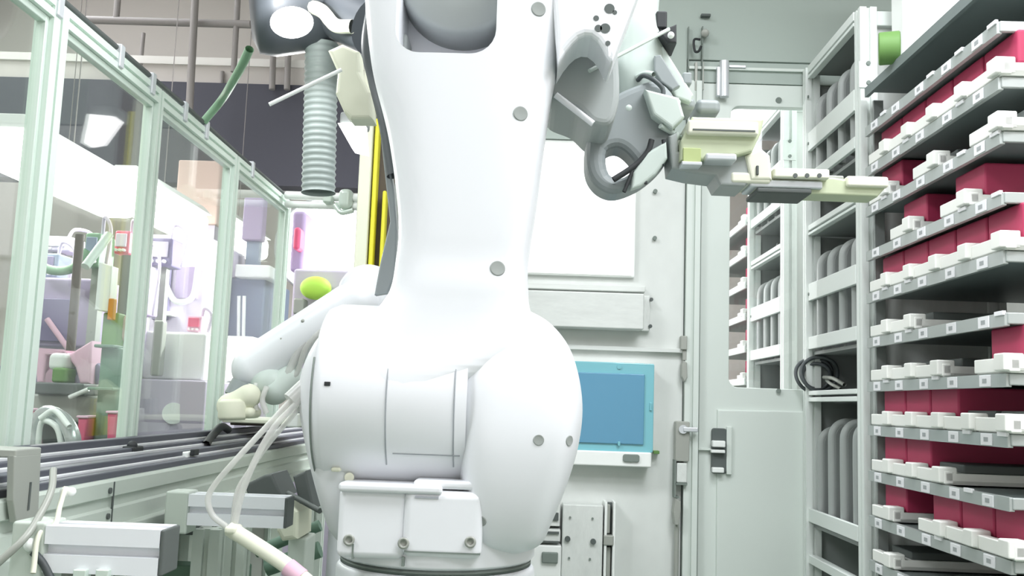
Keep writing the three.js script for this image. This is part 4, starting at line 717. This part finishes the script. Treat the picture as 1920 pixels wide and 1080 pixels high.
for (const [lb, b, d, m, m2] of [
  ['dark blue device on top of the lavender cabinet', [-2.272,-2.1498,1.6947,1.8073], 4.3, M.blueGrey, M.purple],
  ['pale device with a white lamp left of the brown post', [-2.3775,-2.1979,1.847,1.9192], 4.5, M.lavenderPale, M.white],
  ['teal instrument right of the brown post', [-1.9393,-1.874,1.7251,1.875], 4.1, M.greenCable, M.blueGrey],
  ['rose instrument left of the slim fence post', [-1.8998,-1.8313,1.814,1.9222], 4.3, M.rose, M.lavenderPale],
  ['violet instrument on the violet grey cabinet', [-1.9677,-1.8411,1.8381,1.982], 4.85, M.purple, M.lavenderPale],
  ['small pink instrument above the bright white cabinet', [-1.6824,-1.6084,1.4955,1.5745], 4.7, M.pink, M.rose],
  ['violet control box beside the dark post', [-1.9709,-1.8912,1.5706,1.8097], 4.7, M.lavender, M.darkGrey]]) {
  const t = thing('instrument', lb, 'instrument', [(b[0] + b[1]) / 2, lb.includes('on top') || lb.includes('small pink') ? b[2] : 0, -d - 0.1], 'instruments behind the fence');
  const w = b[1] - b[0], h = b[3] - b[2];
  part('case', box(b[0], b[1], b[2], b[3], -d - 0.16, -d, 0.01), m, t); part('front', box(b[0] + w * 0.14, b[1] - w * 0.14, b[2] + h * 0.3, b[3] - h * 0.14, -d, -d + 0.012, 0.004), m2, t);
  for (let k = 0; k < 3; k++) part('knob', cyl([b[0] + w * (0.25 + 0.25 * k), b[2] + h * 0.15, -d], [b[0] + w * (0.25 + 0.25 * k), b[2] + h * 0.15, -d + 0.02], h * 0.06, h * 0.06, 14), M.white, t);
  if (!lb.includes('on top') && !lb.includes('small pink')) part('stand', box((b[0] + b[1]) / 2 - 0.02, (b[0] + b[1]) / 2 + 0.02, 0, b[2], -d - 0.11, -d - 0.06), M.bracket, t);
  part('lead', tube([[b[1] - w * 0.2, b[3], -d - 0.05], [b[1], b[3] + h * 0.5, -d - 0.03], [b[1] + w * 0.5, b[3] + h * 0.2, -d - 0.02], [b[1] + w * 0.4, b[2], -d - 0.02]], 0.008, 40, 8), M.lavenderPale, t);
}
solo('hall_hose', tube([[-2.1677,1.7867,-4.1], [-2.1144,1.7181,-4.1], [-2.0428,1.7017,-4.1], [-1.9394,1.7213,-4.05], [-1.8991,1.7874,-4.05]], 0.02, 50, 8), M.greenCable, 'pale green hose hanging in a bow behind the nearest panel', 'hose');

// ------------------------------------------------------------ ceiling light panels
for (const [x, y, z, w, l, k, lb] of PANELS) {
  const t = thing('light_panel', lb, 'lamp', [x, y, z], 'light panels overhead');
  part('frame', box(x - w / 2 - 0.03, x + w / 2 + 0.03, y, y + 0.06, z - l / 2 - 0.03, z + l / 2 + 0.03, 0.01), M.white, t);
  part('diffuser', box(x - w / 2, x + w / 2, y - 0.008, y, z - l / 2, z + l / 2), glow(0xffffff, 1), t);
  for (const s of [-1, 1]) part('hanger', cyl([x + s * w * 0.4, y + 0.06, z], [x + s * w * 0.4, CEIL, z], 0.005, 0.005, 6), M.pipe, t);
  const a = new THREE.RectAreaLight(0xf6f9fd, k, w, l); a.name = 'panel_light'; a.rotation.x = -Math.PI / 2; a.position.set(0, -0.02, 0); t.add(a);
}
scene.traverse(o => { if (o.isMesh) { o.castShadow = true; o.receiveShadow = true; } });
renderer.render(scene, camera);
